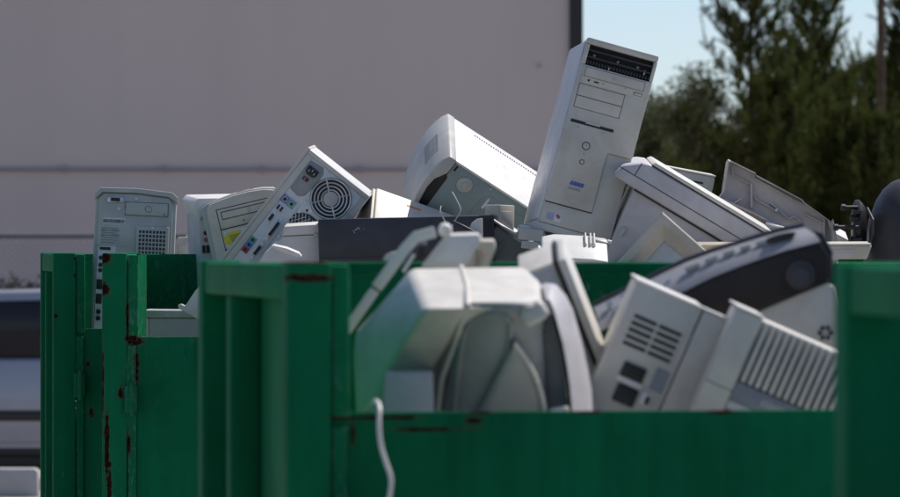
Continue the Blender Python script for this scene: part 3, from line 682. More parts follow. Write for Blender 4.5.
for i in range(9):
    yv = .078 + i * .0125; mbr.prism([(-.0140, -.026), (-.0167, -.040), (-.0186, -.060), (-.0182, -.080), (-.0150, -.080), (-.0155, -.060), (-.0120, -.026)], yv, yv + .0040)
mbr.build('vent_slots', M['psu'], fb)
gp = MB().prism([(.0215, -.040), (.006, -.072), (.004, -.10), (.010, -.138), (.022, -.168), (.030, -Hb + .004), (.034, -Hb + .004), (.030, -.05)], -.0005, .03).build('bezel_gap', M['black'], e)
lk = MB().cyl((.078, .0, -.040), (0, -1, 0), .021, .003, 28, bev=.0008).build('round_cover', M['grey'], e); MB().cyl((.078, -.003, -.040), (0, -1, 0), .007, .002, 16).build('lock', M['greengrey'], lk)
B('latch_slot', M['black'], e, .030, .036, -.0006, .001, -.024, -.008)
dp = MB().prism([(.15, -.028), (.33, -.028), (.33, -.15), (.135, -.15), (.135, -.045)], -.0015, .001, .001).build('recess_panel', M['teal'], e)
B('white_badge', M['sticker'], dp, .150, .156, -.0024, -.001, -.068, -.036); MB().cyl((.14, .0, -.012), (0, -1, 0), .002, .0015, 8).build('screw', M['steel'], e)

# grey wires
def wire(pts, d, r, label, mat=None):
    P = [at(x, y, d + dy) for x, y, dy in pts]; Q = []
    for i in range(len(P) - 1):
        p0, p1, p2, p3 = P[max(i - 1, 0)], P[i], P[i + 1], P[min(i + 2, len(P) - 1)]
        for u in np.linspace(0, 1, 7)[:-1]:
            Q.append(.5 * (2 * p1 + (p2 - p0) * u + (2 * p0 - 5 * p1 + 4 * p2 - p3) * u * u + (3 * p1 - p0 - 3 * p2 + p3) * u ** 3))
    Q.append(P[-1]); o_ = Q[-1]
    ob = MB().tube([x - o_ for x in Q], r, 8).build('cable', mat or M['wire']); ob.location = o_; return tag(ob, label, 'cable')
wire([(447, 232, 0), (445, 222, 0), (440.5, 212, 0), (441, 206, .01)], 12.62, .0016, 'short thin grey wire standing up from the dark slate unit')
wire([(452, 192, .02), (456, 199, .01), (460.5, 210, 0), (456, 219, 0), (452, 226, 0)], 12.62, .0017, 'bent thin grey wire hooking up in front of the teal side panel')
wire([(453, 222, 0), (462, 226, -.01), (472, 231, -.01), (480, 234, 0)], 12.60, .0042, 'dark plug lead lying across the dark slate unit', M['dark'])
q = PX(476, 228, 12.6)
o = MB().prism([q(470, 240), q(468.5, 230), q(471.5, 223), q(477, 219), q(482.5, 218), q(483, 240)], 0, .012, .002).build('plastic_tab', M['lgrey']); o.location = at(476, 228, 12.6); tag(o, 'rounded pale grey plastic tab in front of the dark slate unit', 'plastic tab')

# small beige box
e = thing('small_box', 'small beige vented box at the foot of the tall tower case', 'electronic box', at(515, 205.5, 13.0), roll=2, yaw=38)
B('box_body', M['beige2'], e, -.050, 0, 0, .06, -.10, 0, .003)
B('vent_panel', M['grey'], e, -.0435, -.008, -.002, .001, -.06, -.016, .001)
for i in range(3): B('side_slot', M['seam'], e, -.0005, .0008, .014 + i * .014, .018 + i * .014, -.05, -.012)

# the tall tower
d = 12.65; kt = d / 13.6
e = thing('tower_case', 'tall leaning grey tower case with an empty top drive bay, highest of the pile', 'computer case', (.2366 * kt, d, HC + .0763 * kt), roll=15.08, pitch=-1.79, yaw=5.6); e.scale = (kt, kt, kt)
w, h, D = .196, .505, .40
def Z(t): return h - t
B('shell', M['putty_side'], e, .002, w - .002, .030, D, .004, h - .003, .004)
B('side_panel', M['putty_side'], e, -.001, .0015, .036, D - .01, .01, h - .010, .001)
# bezel built around its openings
bz = MB()
bz.prism([(0, Z(.0725)), (w, Z(.0725)), (w, Z(.284)), (.131, Z(.284)), (.128, Z(.288)), (.128, Z(.4475)), (.0, Z(.4475))], -.004, .029, .003)
bz.box(0, w, -.004, .029, Z(.0172), h, .004); bz.box(0, .0105, -.004, .029, Z(.0722), Z(.0175), .002); bz.box(.187, w, -.004, .029, Z(.0722), Z(.0175), .002)
fbz = bz.build('front_bezel', M['putty'], e)
MB().prism([(0, 0), (w, 0), (w, Z(.2845)), (.1285, Z(.2845)), (.1285, Z(.448)), (0, Z(.448))], .002, .029, .002).build('lower_bezel', M['putty'], e)
bay = B('drive_bay', M['void'], e, .0107, .1868, .014, .030, Z(.0722), Z(.0175))
for i in range(2):
    B('bay_rail', M['dark'], bay, .012, .186, .002, .014, Z(.034 + i * .018), Z(.029 + i * .018), .001)
mbr = MB()
for i in range(22): mbr.box(.014 + i * .008, .019 + i * .008, .004, .0145, Z(.0685), Z(.060))
mbr.build('bay_teeth', M['dark'], bay)
for x in (.03, .095, .15): MB().cyl((x, .014, Z(.043)), (0, -1, 0), .0035, .003, 10).build('screw', M['psu'], bay)
B('metal_tab', M['zinc'], bay, .074, .076, .001, .008, Z(.071), Z(.064)); B('metal_tab', M['zinc'], bay, .168, .171, .003, .012, Z(.058), Z(.046))
def outl(nm, par, x0, x1, t0, t1, y, th=.0009, mat='seam'):
    mb_ = MB().box(x0, x1, y - .0006, y + .002, Z(t0 + th), Z(t0)).box(x0, x1, y - .0006, y + .002, Z(t1), Z(t1 - th)).box(x0, x0 + th, y - .0006, y + .002, Z(t1), Z(t0)).box(x1 - th, x1, y - .0006, y + .002, Z(t1), Z(t0)); return mb_.build(nm, M[mat], par)
dv = B('optical_drive', M['putty'], e, .0095, .183, -.0065, 0, Z(.1212), Z(.0742), .0012)
outl('tray_gap', dv, .0140, .1785, .0770, .1030, -.0065)
MB().cyl((.030, -.0065, Z(.1115)), (0, -1, 0), .0032, .001, 12).build('headphone_jack', M['black'], dv); B('volume_wheel', M['black'], dv, .044, .058, -.0075, -.006, Z(.1135), Z(.1095), .001)
MB().cyl((.069, -.0065, Z(.111)), (0, -1, 0), .0014, .001, 8).build('indicator', M['black'], dv); MB().cyl((.130, -.0065, Z(.1065)), (0, -1, 0), .0012, .001, 8).build('pin_hole', M['black'], dv)
eb = B('eject_button', M['putty'], dv, .156, .177, -.0078, -.006, Z(.1165), Z(.1105), .0008); outl('button_gap', dv, .1548, .1782, .1093, .1177, -.0066, .0008)
MB().cyl((.094, -.0065, Z(.090)), (0, -1, 0), .0045, .0006, 14).build('drive_mark', M['greengrey'], dv)
for t0 in (.1245, .1567):
    bc = B('bay_cover', M['putty'], e, .0098, .1330, -.0052, 0, Z(t0 + .0308), Z(t0), .001); outl('cover_gap', bc, .0085, .1343, t0 - .0010, t0 + .0318, -.0044, .0010)
fl = B('floppy_slot', M['black'], e, .011, .1285, -.0050, .0, Z(.2285), Z(.2205)); MB().prism([(.050, Z(.2205)), (.056, Z(.2165)), (.072, Z(.2155)), (.086, Z(.2165)), (.092, Z(.2205)), (.090, Z(.2235)), (.052, Z(.2235))], -.0058, -.003, .0008).build('finger_notch', M['putty'], fl)
MB().cyl((.034, -.004, Z(.2376)), (0, -1, 0), .0015, .001, 8).build('indicator', M['printing'], e)
MB().prism([(.1055 + .0062 * math.cos(t_), Z(.2385) + .0035 * math.sin(t_)) for t_ in np.linspace(0, 6.283, 17)[:-1]], -.0058, -.002, .0006).build('floppy_button', M['putty'], e)
pb = MB().cyl((.068, -.004, Z(.281)), (0, -1, 0), .0085, .002, 24, bev=.0008).build('power_button', M['putty'], e)
MB().tube([(.068 + .0102 * math.cos(t_), -.0042, Z(.281) + .0102 * math.sin(t_)) for t_ in np.linspace(0, 6.283, 29)[:-1]], .0010, 5, True).build('button_ring', M['seam'], pb); B('power_mark', M['printing'], pb, .0674, .0686, -.0064, -.0055, Z(.282), Z(.276))
MB().cyl((.068, -.004, Z(.303)), (0, -1, 0), .0015, .001, 8).build('indicator', M['printing'], e)
rb = MB().cyl((.068, -.0042, Z(.325)), (0, -1, 0), .005, .0018, 18, bev=.0006).build('reset_button', M['putty'], e); MB().tube([(.068 + .006 * math.cos(t_), -.0044, Z(.325) + .006 * math.sin(t_)) for t_ in np.linspace(0, 6.283, 23)[:-1]], .0009, 5, True).build('button_ring', M['seam'], rb)
lg = MB()
for i in range(4):
    x = .050 + i * .0095; lg.prism([(x, Z(.390)), (x + .0095, Z(.3915)), (x + .0120, Z(.3805)), (x + .0045, Z(.379)), (x + .0020, Z(.384))], -.0046, -.003)
lg.build('blue_lettering', M['blueink'], e); lg = MB()
for i in range(2): lg.prism([(.048, Z(.3985 + i * .004)), (.083, Z(.3985 + i * .004)), (.085, Z(.3965 + i * .004)), (.049, Z(.3965 + i * .004))], -.0047, -.004)
lg.build('small_print', M['label'], e)
B('bluish_sticker', M['holo'], e, .014, .032, .0002, .002, Z(.4925), Z(.4755)); ws = B('white_sticker', M['sticker'], e, .0345, .054, .0002, .002, Z(.4955), Z(.4745))
MB().cyl((.046, .0003, Z(.4815)), (0, -1, 0), .0048, .0008, 14).build('red_blue_mark', M['redink'], ws); MB().cyl((.0425, .0003, Z(.4795)), (0, -1, 0), .0042, .0006, 14).build('blue_mark', M['blueink'], ws)
B('door_gap', M['seam'], e, .0005, .128, -.0005, .0015, Z(.4502), Z(.4478))
B('base_foot', M['putty'], e, -.012, w + .002, .002, .40, -.022, -.0008, .003); bs = B('base_vent', M['dark'], e, .025, .12, -.001, .01, -.034, -.0225, .001)
for i in range(7): B('vent_fin', M['putty'], bs, .045 + i * .007, .048 + i * .007, -.0025, .002, -.033, -.024)
B('side_clip', M['white'], e, -.0022, -.001, .031, .035, Z(.06), Z(.022)); B('side_clip', M['white'], e, -.0022, -.001, .031, .035, Z(.018), Z(.006))

# white ribbed cover under the tower
d = 12.28
e = thing('printer_cover', 'bright white ribbed printer cover lying at the foot of the tall tower', 'printer part', at(576, 259, d), pitch=26, roll=3)
MB().prism([(-.082, -.03), (.076, -.03), (.078, -.004), (.04, .001), (-.05, .002), (-.080, -.006)], 0, .13, .005, 3).build('cover', M['white'], e)
for x in (.022, .034, .043): MB().prism([(x, -.002), (x + .006, -.002), (x + .0045, .010), (x + .0015, .010)], .070, .128, .001).build('rib', M['white'], e)
MB().prism([(.048, .0), (.080, -.006), (.080, -.001), (.048, .006)], .10, .115, .0015).build('hinge_bar', M['grey'], e)
MB().cyl((.078, .108, -.002), (1, 0, -.2), .005, .010, 12).build('hinge_knuckle', M['lgrey'], e)
o = MB().box(0, .062, 0, .12, -.03, 0, .004).box(.010, .052, -.002, .01, -.05, -.031, .002).build('grey_part', M['greengrey']); o.location = at(519, 227.5, 12.62); o.rotation_euler = (R(4), R(6), 0); tag(o, 'flat grey-green plastic part beneath the left foot of the tall tower', 'plastic part')

# ------------------------------------------------------------------ scrap in the far right bin
# big monitor lying with its screen to the sky
d = 12.58; s = FPX / d
e = thing('crt_monitor', 'large cool-grey monitor lying with its screen facing up, in front of the open taupe cover', 'monitor', at(621, 165, d), roll=31, pitch=3.5, yaw=0)
k = lambda *p: [(x / s, z / s) for x, z in p]
MB().prism(k((-1, -13), (23, -13.5), (176, -13), (176, 12), (168, 15.5), (24, 15.5), (17, 12.5), (2, 1)), 0, .36, .007, 3).build('bezel', M['lav'], e)
MB().prism(k((26, 16), (170, 16), (167, 20.5), (29, 20.5)), -.002, .362, .004, 3).build('screen_rim', M['lgrey'], e)
B('seam', M['seam'], e, -.001, .44, -.0009, .004, -2.4 / s, -1.6 / s); B('rim_gap', M['seam'], e, 27 / s, 172 / s, -.0012, .004, 15.3 / s, 16.2 / s)
B('corner_seam', M['seam'], e, 16.8 / s, 17.6 / s, -.0009, .004, -1.6 / s, 12.3 / s)
r0 = lambda x0, x1, y0, y1, z: [(x0, y0, z), (x1, y0, z), (x1, y1, z), (x0, y1, z)]
MB().loft([r0(24 / s, 170 / s, .012, .345, -13.8 / s), r0(27 / s, 166 / s, .014, .34, -40 / s), r0(33 / s, 160 / s, .025, .325, -78 / s), r0(50 / s, 140 / s, .06, .29, -125 / s)]).build('housing', M['lav'], e)
B('seam', M['seam'], e, 24 / s, 168 / s, .004, .02, -15.2 / s, -13.6 / s)
B('badge', M['grey'], e, 34 / s, 38 / s, .010, .03, -62 / s, -52 / s, .002)

# bezel monitor turned like a diamond
d = 12.36; s = FPX / d
e = thing('crt_monitor', 'small beige monitor tipped on a corner, its pale screen facing the camera', 'monitor', at(662.5, 211.6, d), roll=41.5, pitch=-6, yaw=-4)
def frame(w, h_, a, y): return [(a, y, -a), (w - a, y, -a), (w - a, y, -h_ + a), (a, y, -h_ + a)]
MB().loft([frame(.33, .30, .012, .06), frame(.33, .30, 0, .03), frame(.33, .30, 0, .003), frame(.33, .30, .004, 0), frame(.33, .30, .020, 0), frame(.33, .30, .024, .004), frame(.33, .30, .048, .022)], False).build('bezel', M['beige2'], e)
mbr = MB(); n = 9; rows = []
for i in range(n):
    rows.append([(.047 + .236 * j / (n - 1), .022 - .008 * (1 - (2 * j / (n - 1) - 1) ** 2) * (1 - (2 * i / (n - 1) - 1) ** 2) + .004, -.047 - .206 * i / (n - 1)) for j in range(n)])
mbr.grid(rows).build('screen', M['glass'], e)
MB().loft([frame(.33, .30, .013, .06), frame(.33, .30, .03, .12), frame(.33, .30, .08, .26)]).build('housing', M['beige2'], e)

# pale plate behind
e = thing('case_panel', 'thin pale grey-green case panel behind the large cool-grey monitor', 'case panel', at(634, 160.5, 13.2), roll=10.8, pitch=2)
B('panel', M['greengrey'], e, 0, .212, 0, .24, -.05, -.0035, .003); B('panel_lip', M['lgrey'], e, -.002, .214, -.003, .242, -.003, .001, .001); B('slot', M['seam'], e, .16, .185, -.0008, .001, -.027, -.022)

# open taupe cover
d = 13.15; q = PX(780, 210, d)
e = thing('printer_cover', 'open taupe printer cover showing its ribbed inside, against the pines', 'printer part', at(780, 210, d), pitch=-4)
ol = [(728, 159), (731, 158), (757, 171), (757.5, 173), (804, 198), (805.5, 200.5), (831, 219), (838, 245), (838, 268), (719, 268), (719, 196), (723, 191), (726, 172)]
P = [q(*a) for a in ol]
MB().prism(P, .085, .092).build('back_panel', M['taupe'], e)
cen = (sum(a[0] for a in P) / len(P), sum(a[1] for a in P) / len(P))
inn = [(x + (cen[0] - x) * .030, z + (cen[1] - z) * .045) for x, z in P]
mbr = MB(); n = len(P)
mbr.add([(x, .0 if i in (9, 10, 11, 12, 0, 8) else .050, z) for i, (x, z) in enumerate(P)] + [(x, .0845, z) for x, z in P] + [(x, .0 if i in (9, 10, 11, 12, 0, 8) else .050, z) for i, (x, z) in enumerate(inn)] + [(x, .0845, z) for x, z in inn],
        [f for i in range(n) for j in ((i + 1) % n,) for f in ((i, j, j + n, i + n), (2 * n + i, 3 * n + i, 3 * n + j, 2 * n + j), (i, 2 * n + i, 2 * n + j, j))])
mbr.build('flange', M['taupe'], e, 25)
def rib(nm, pts, wpx, y0, mt='taupe'):
    for (a, b) in zip(pts[:-1], pts[1:]):
        (x0, z0), (x1, z1) = q(*a), q(*b); L = math.hypot(x1 - x0, z1 - z0); nx, nz = -(z1 - z0) / L * wpx * d / FPX / 2, (x1 - x0) / L * wpx * d / FPX / 2
        MB().prism([(x0 - nx, z0 - nz), (x1 - nx, z1 - nz), (x1 + nx, z1 + nz), (x0 + nx, z0 + nz)], y0, .0845, .0012, 1).build(nm, M[mt], e)
rib('rib', [(734, 164), (734, 172), (752, 182)], 1.4, .072); rib('rib', [(753, 181), (753, 206)], 2.2, .062); rib('rib', [(756, 172), (756, 176), (804, 202)], 1.3, .07)
rib('rib', [(756, 195), (760, 199), (772, 205), (780, 211)], 1.6, .068); rib('rib', [(772, 201), (779, 206), (790, 217), (796, 214), (803, 220)], 1.6, .066); rib('rib', [(826, 217), (826, 246)], 1.4, .06); rib('rib', [(806, 212), (826, 222)], 1.4, .066)
rib('rib', [(722, 197), (755, 212), (770, 220)], 2.0, .045); rib('rib', [(733, 203), (742, 197)], 1.6, .05)
c0 = q(765, 226); MB().cyl((c0[0], .04, c0[1]), (1, .0, -.3), .019, .05, 24, bev=.002).build('roller', M['grey'], e)
MB().cyl((q(778, 208)[0], .066, q(778, 208)[1]), (0, -1, 0), .004, .003, 10).build('screw', M['steel'], e)
MB().prism([q(832, 219.5), q(837.5, 243), q(837.5, 262), q(832, 262)], -.03, .05, .002).build('end_wall', M['greengrey'], e)
q = PX(843, 239, 13.22)
o = MB().prism([q(836, 233), q(848.5, 240), q(848, 252), q(836, 252)], 0, .10, .002).build('plastic_flap', M['white']); o.location = at(843, 239, 13.22); o.rotation_euler = (R(12), 0, 0); tag(o, 'small white plastic flap at the right end of the open taupe cover', 'plastic flap')

# dark rounded monitor with swivel base
d = 12.95; s = FPX / d
e = thing('crt_monitor', 'dark grey rounded monitor at the right edge, its black swivel base turned sideways', 'monitor', at(868, 262, d))
rings = []
for i in range(15):
    u = i / 14; cx = 0 + .26 * u
    ru = (1 - (1 - min(1, u / .42)) ** 2.4) ** .55 if u < .42 else 1 - .10 * (u - .42) ** 1.5
    rz_, ry_ = .232 * max(ru, .02), .17 * max(ru, .02)
    rings.append([(cx, .17 + ry_ * math.copysign(abs(math.cos(t_)) ** .75, math.cos(t_)), -.02 + rz_ * math.copysign(abs(math.sin(t_)) ** .75, math.sin(t_))) for t_ in np.linspace(0, 2 * math.pi, 33)[:-1]])
MB().loft(rings).build('housing', M['dark'], e, 50)
zc = (262 - 226) / s
bsx = [(-.030, .052), (-.024, .066), (-.014, .068), (-.004, .058), (.004, .045)]
rings = [[(x, .12 + r_ * .9 * math.cos(t_), zc + r_ * math.sin(t_)) for t_ in np.linspace(0, 2 * math.pi, 25)[:-1]] for x, r_ in bsx]
sb = MB().loft(rings).build('swivel_base', M['black'], e)
for z, y_, L in ((zc + .047, .075, .052), (zc - .003, .058, .072), (zc + .02, .06, .03), (zc - .035, .07, .03)):
    pg = MB().cyl((-.020, y_, z), (-1, -.15, 0), .0055, L - .02, 10).build('peg', M['black'], sb); MB().cyl((-.020 - (L - .02), y_ - .15 * (L - .02), z), (-1, -.15, 0), .009, .010, 10).build('peg_head', M['black'], pg)
for z in (.035, -.035): B('web', M['black'], sb, -.034, -.012, .04, .09, zc + z - .004, zc + z + .004, .001)
MB().tube([(.001, .05, zc - .07), (.012, .0, zc - .02), (.012, 0, zc + .015), (.0, .03, zc + .045)], .004, 6).build('cable_clip', M['dark'], e)

# beige tray
d = 12.42
e = thing('beige_tray', 'flat beige tray seen edge-on above the near bin, below the open taupe cover', 'tray', at(700, 246, d), roll=-.3, pitch=5)
k = d / FPX
MB().prism([(-20 * k, -2 * k), (0, 0), (172 * k, -.5 * k), (167 * k, -14 * k), (-12 * k, -14 * k)], 0, .12, .003).build('tray_body', M['beige2'], e)
MB().prism([(126 * k, -4 * k), (156 * k, -4 * k), (152 * k, -12 * k), (126 * k, -12 * k)], -.0015, .004, .001).build('label_recess', M['taupe'], e)
B('tray_lip', M['beige'], e, 2 * k, 171 * k, -.004, .012, -.0005, .004, .001)

# ------------------------------------------------------------------ scrap in the near bin
# faceted monitor, underside to the camera
d = 7.32; q = PX(450, 340, d)
def V3(px, py, y): x, z = q(px, py); return (x * (1 + y / d), y, z * (1 + y / d) - (340 - 250) * y / FPX * 0)
e = thing('crt_monitor', 'near blurred grey monitor with faceted housing, its underside facing the camera', 'monitor', at(450, 340, d))
v = dict(a=(411, 270, .26), b=(526, 268, .26), c=(541, 284, .20), d=(424, 309, .0), e=(466, 306, -.01), f=(541, 306, .0), g=(352, 333, .25), h=(357, 430, .27), i=(358, 432, .20), j=(437, 372, .14), k=(385, 372, .15), bb=(545, 430, .30), b2=(548, 350, .26), j2=(437, 430, .18), k2=(370, 430, .19))
vn = list(v); vi = {n_: i_ for i_, n_ in enumerate(vn)}
fs = ['abcfed', 'adkig', 'gih', 'dejk', 'kjj2k2', 'bb2c', 'ghbbb2ba']
def fparse(s_):
    out = []; i_ = 0
    while i_ < len(s_):
        for L in (2, 1):
            if s_[i_:i_ + L] in vi and len(s_[i_:i_ + L]) == L: out.append(vi[s_[i_:i_ + L]]); i_ += L; break
    return out
UP = [vi[x] for x in ('a', 'b', 'c', 'f', 'e', 'd')]; 
VV = [V3(*v[n_]) for n_ in vn]
faces = [UP, [vi[x] for x in 'adkig'], [vi[x] for x in 'gih'], [vi[x] for x in 'dejk'], [vi['k'], vi['j'], vi['j2'], vi['k2']], [vi['i'], vi['k'], vi['k2']], [vi['b'], vi['b2'], vi['c']], [vi['a'], vi['g'], vi['h'], vi['bb'], vi['b2'], vi['b']],
         [vi['e'], vi['f'], vi['b2'], vi['bb'], vi['j2'], vi['j']], [vi['f'], vi['c'], vi['b2']]]
hm = MB(); hm.solid(VV, faces, .011, 4); hm.build('housing', M['lgrey'], e, 30)
MB().prism([q(384, 373), q(433, 372), q(434, 432), q(380, 432)], .06, .19, .005).build('foot', M['lav'], e)
# rim between the two housing halves
MB().tube([V3(461, 270, .262), V3(467, 288, .135), V3(468, 305, -.008), V3(455, 345, .075), V3(442, 380, .125), V3(436, 425, .15)], .0040, 8).build('seam_ridge', M['lgrey'], e)
# arched tilt bracket under the housing
# rounded lower belly: a lofted bulge that closes the shell under the lit top
def belly(u):
    yl = 305 + (432 - 305) * u; xl = 467 + (438 - 467) * u; xr = 540 + (548 - 540) * u
    return [V3(xl + (xr - xl) * k_ / 10, yl, .012 + .15 * u ** .8 - .022 * math.sin(math.pi * k_ / 10)) for k_ in range(11)]
bl_ = MB().grid([belly(i_ / 10) for i_ in range(11)]).build('belly', M['psu'], e, 60); sm = bl_.modifiers.new('thick', 'SOLIDIFY'); sm.thickness = .006; sm.offset = 1  # darker grey than the housing: underside shade painted into the belly
def onb(px, py): u = (py - 305) / 127; xl = 467 - 29 * u; xr = 540 + 8 * u; return V3(px, py, .012 + .15 * max(u, 0) ** .8 - .022 * math.sin(math.pi * min(1, max(0, (px - xl) / (xr - xl)))) - .004)
MB().tube([onb(*a_) for a_ in ((452, 428), (457, 390), (461, 355), (465, 332), (472, 321), (482, 316), (494, 314), (505, 316), (511, 323), (510, 340), (504, 370), (498, 400), (494, 428))], .0040, 8).build('tilt_bracket', M['psu'], e)  # bracket toned dark with the same painted underside shade
rows = []
for i in range(9):
    u = i / 8; yl = 343 + (430 - 343) * u; xl = 514 + (470 - 514) * u; xr = 514 + (546 - 514) * (1 - (1 - u) ** 2.2); rows.append([V3(xl + (xr - xl) * k_ / 6, yl, .030 + .02 * (k_ / 6 - .35) ** 2 + .095 * u) for k_ in range(7)])
lf = MB().grid(rows).build('swivel_base', M['psu'], e); sm = lf.modifiers.new('thick', 'SOLIDIFY'); sm.thickness = .008; sm.offset = 1  # dull grey carries the shade on this downward-facing base
MB().tube([tuple(Vector(r_[-1]) + Vector((0, -.004, 0))) for r_ in rows], .0035, 8).build('rim_highlight', M['lgrey'], e)  # pale tube added as the highlight along the base's right edge
MB().box(-.02, .02, 0, .05, -.014, .016, .010, 3, Matrix.Translation(Vector(V3(534, 314, .0))) @ Matrix.Rotation(R(-28), 4, 'Y')).build('swivel_lug', M['lgrey'], e)

# second monitor: bright curved bezel edge
d = 7.42; q = PX(565, 350, d)
e = thing('crt_monitor', 'monitor with a tall bright curved bezel edge, right of the faceted near monitor', 'monitor', at(565, 350, d))
outer = [(543, 287), (549, 284), (557, 285), (567, 296), (574, 310), (583, 343), (589, 370), (592.5, 390), (594, 415), (595, 440)]
inner = [(546, 300), (549, 299), (551, 303), (554, 310), (556, 318), (563, 343), (567, 365), (570, 385), (572.5, 415), (573, 440)]
rings = [[(*q(*o_)[:1], y, q(*o_)[1]) for o_, y in ((o, .055), (o, .26), (i_, .26), (i_, 0.0))] for o, i_ in zip(outer, inner)]
MB().loft(rings).build('bezel', M['lav'], e, 40)
MB().prism([q(544, 318), q(554, 314), q(561, 345), q(566, 375), q(569, 440), q(546, 440), q(546, 390), q(541, 350)], .05, .22, .006).build('housing', M['psu'], e)
MB().prism([q(549, 408), q(569, 405), q(570, 440), q(548, 440)], -.01, .02, .006).build('control_lip', M['lgrey'], e)

# slab case leaning behind
d = 7.72; s = FPX / d
e = thing('slim_case', 'slim leaning case with a dark trim line, behind the bright curved bezel', 'computer case', at(557, 261, d), roll=-21, pitch=15)
B('shell', M['lgrey'], e, -.062, -.006, 0, .115, -.24, 0, .003); B('edge_rail', M['lgrey'], e, .001, .014, -.006, .115, -.24, .001, .003); B('dark_trim', M['black'], e, -.0055, .0005, -.004, .116, -.24, .002, .001)
B('front_face', M['lav'], e, -.058, -.012, -.003, -.0005, -.23, -.008, .001)

# debris on top of the near monitor
d = 7.66; q = PX(400, 270, d)
e = thing('bent_arm_bracket', 'long bent beige plastic arm sloping down left of the near monitor', 'plastic arm', at(400, 270, d))
def band(pts, w_):
    L = []; Rr = []
    for i, p_ in enumerate(pts):
        a_ = Vector(pts[max(i - 1, 0)]); b_ = Vector(pts[min(i + 1, len(pts) - 1)]); t_ = (b_ - a_).normalized(); n_ = Vector((-t_.y, t_.x)) * w_ / 2
        L.append(q(p_[0] + n_.x, p_[1] + n_.y)); Rr.append(q(p_[0] - n_.x, p_[1] - n_.y))
    return L + Rr[::-1]
MB().prism(band([(435, 232), (416, 237), (406, 248), (391, 268), (376, 288)], 11.5), 0, .035, .0016).build('upper_arm', M['cream'], e)  # paler than beige: sunlight on the arm is put into its colour
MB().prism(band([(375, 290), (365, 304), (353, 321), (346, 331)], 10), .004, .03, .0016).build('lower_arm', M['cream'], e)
MB().tube([(*q(403, 272)[:1], -.005, q(403, 272)[1]), (*q(414, 254)[:1], -.005, q(414, 254)[1])], .003, 8).build('clear_pin', M['white'], e)
d = 7.70; q = PX(450, 250, d)
e = thing('white_board', 'tilted white plate standing on the near monitor', 'plastic plate', at(450, 250, d), pitch=10)
MB().prism([q(447, 235), q(479, 234), q(481, 240), q(466, 268), q(421, 268), q(430, 257)], 0, .02, .003).build('plate', M['white'], e)
MB().prism([q(450, 239), q(474, 239), q(462, 262), q(433, 262)], -.0015, .002, .0008).build('label', M['sticker'], e)
MB().cyl((q(445, 231)[0], .0, q(445, 231)[1]), (0, 1, 0), .0105, .02, 18, bev=.005).build('knob', M['white'], e)
MB().prism([q(419, 247), q(427, 246), q(424, 260), q(414, 262)], .014, .05, .002).build('dark_socket', M['black'], e)
d = 7.78; q = PX(482, 252, d)
e = thing('beige_bracket', 'beige plastic bracket with two uprights right of the tilted white plate', 'plastic bracket', at(482, 252, d), pitch=8)
MB().prism([q(478, 241), q(494, 241), q(496, 248), q(488, 270), q(480, 270), q(486, 250), q(476, 250)], 0, .03, .002).build('upright', M['beige'], e); MB().prism([q(470, 253), q(477, 251), q(475, 270), q(464, 270)], .01, .04, .002).build('upright', M['beige2'], e)
B('cross_piece', M['taupe'], e, -.026, .004, .035, .05, -.03, .004, .002)
q = PX(390, 256, 7.95)
o = MB().prism([q(382, 260), q(386, 255), q(393, 251.5), q(399, 252), q(396, 258), q(389, 261.5)], 0, .03, .003).build('plastic_scrap', M['lgrey']); o.location = at(390, 256, 7.95); tag(o, 'small pale plastic scrap just above the near bin back rim, left of the white plate', 'plastic scrap')

# dark curved device with silver fascia
d = 7.86; q = PX(720, 290, d)
e = thing('dark_device', 'dark curved device with a silver button strip, leaning across the near bin', 'electronic device', at(720, 290, d))
top = [(595, 306), (618, 294.5), (640, 284), (664, 272), (687, 261), (714, 251), (740, 243), (762, 236), (784, 230), (807, 225.5)]
mid = [(597, 316), (620, 307), (645, 296), (668, 283), (690, 273), (716, 261), (742, 252.5), (765, 245), (788, 238), (815, 233)]
low = [(600, 331), (626, 321), (650, 310), (670, 299), (689, 289), (713, 277), (738, 267), (762, 258.5), (786, 250.5), (821, 241.5)]
x3 = lambda p_, y: (q(*p_)[0], y, q(*p_)[1])
MB().grid([[x3((a[0] + 4, a[1] - 1), .14) for a in top], [x3(a, .085) for a in top], [x3((a[0], a[1] + 2), .06) for a in top], [x3(a, .02) for a in mid], [x3(((a[0] + b[0]) / 2, (a[1] + b[1]) / 2), .006) for a, b in zip(mid, low)], [x3(a, 0) for a in low], [x3(a, .1) for a in low]]).build('silver_fascia', M['silver'], e, 60)
MB().tube([x3((a[0], a[1] - .5), .07) for a in top], .004, 8).build('dark_edge', M['charcoal'], e)
dk = [(a[0], a[1] + .8) for a in low[1:]] + [(829, 257), (826.5, 282), (790, 297), (757, 311), (729, 319), (690, 335), (640, 350), (620, 345)]
MB().prism([q(*a) for a in dk], .004, .14, .003).build('body', plastic('brown_black_plastic', (.030, .026, .026), .5, .3, .2, seed=20), e)
MB().prism([q(821.5, 241), q(829, 256), q(827, 282), q(833, 280), q(834, 252), q(824, 232), q(815, 230)], .02, .14, .003).build('end_cap', M['dark'], e)
MB().cyl((q(801, 275)[0], .004, q(801, 275)[1]), (0, -1, 0), 15 * d / FPX, .003, 28, bev=.001).build('round_cap', M['dark'], e); MB().cyl((q(801, 277)[0], .001, q(801, 277)[1]), (0, -1, 0), 9 * d / FPX, .0035, 24).build('cap_centre', M['charcoal'], e)
for i_, (a, b) in enumerate((((686, 270), (700, 264.5)), ((706, 262), (718, 257.5)), ((724, 255), (735, 251.5)), ((741, 249.5), (751, 246.5)), ((757, 244.5), (766, 242)))):
    MB().tube([x3(a, .022), x3(b, .022)], .0045, 8).build('button', M['psu'], e)
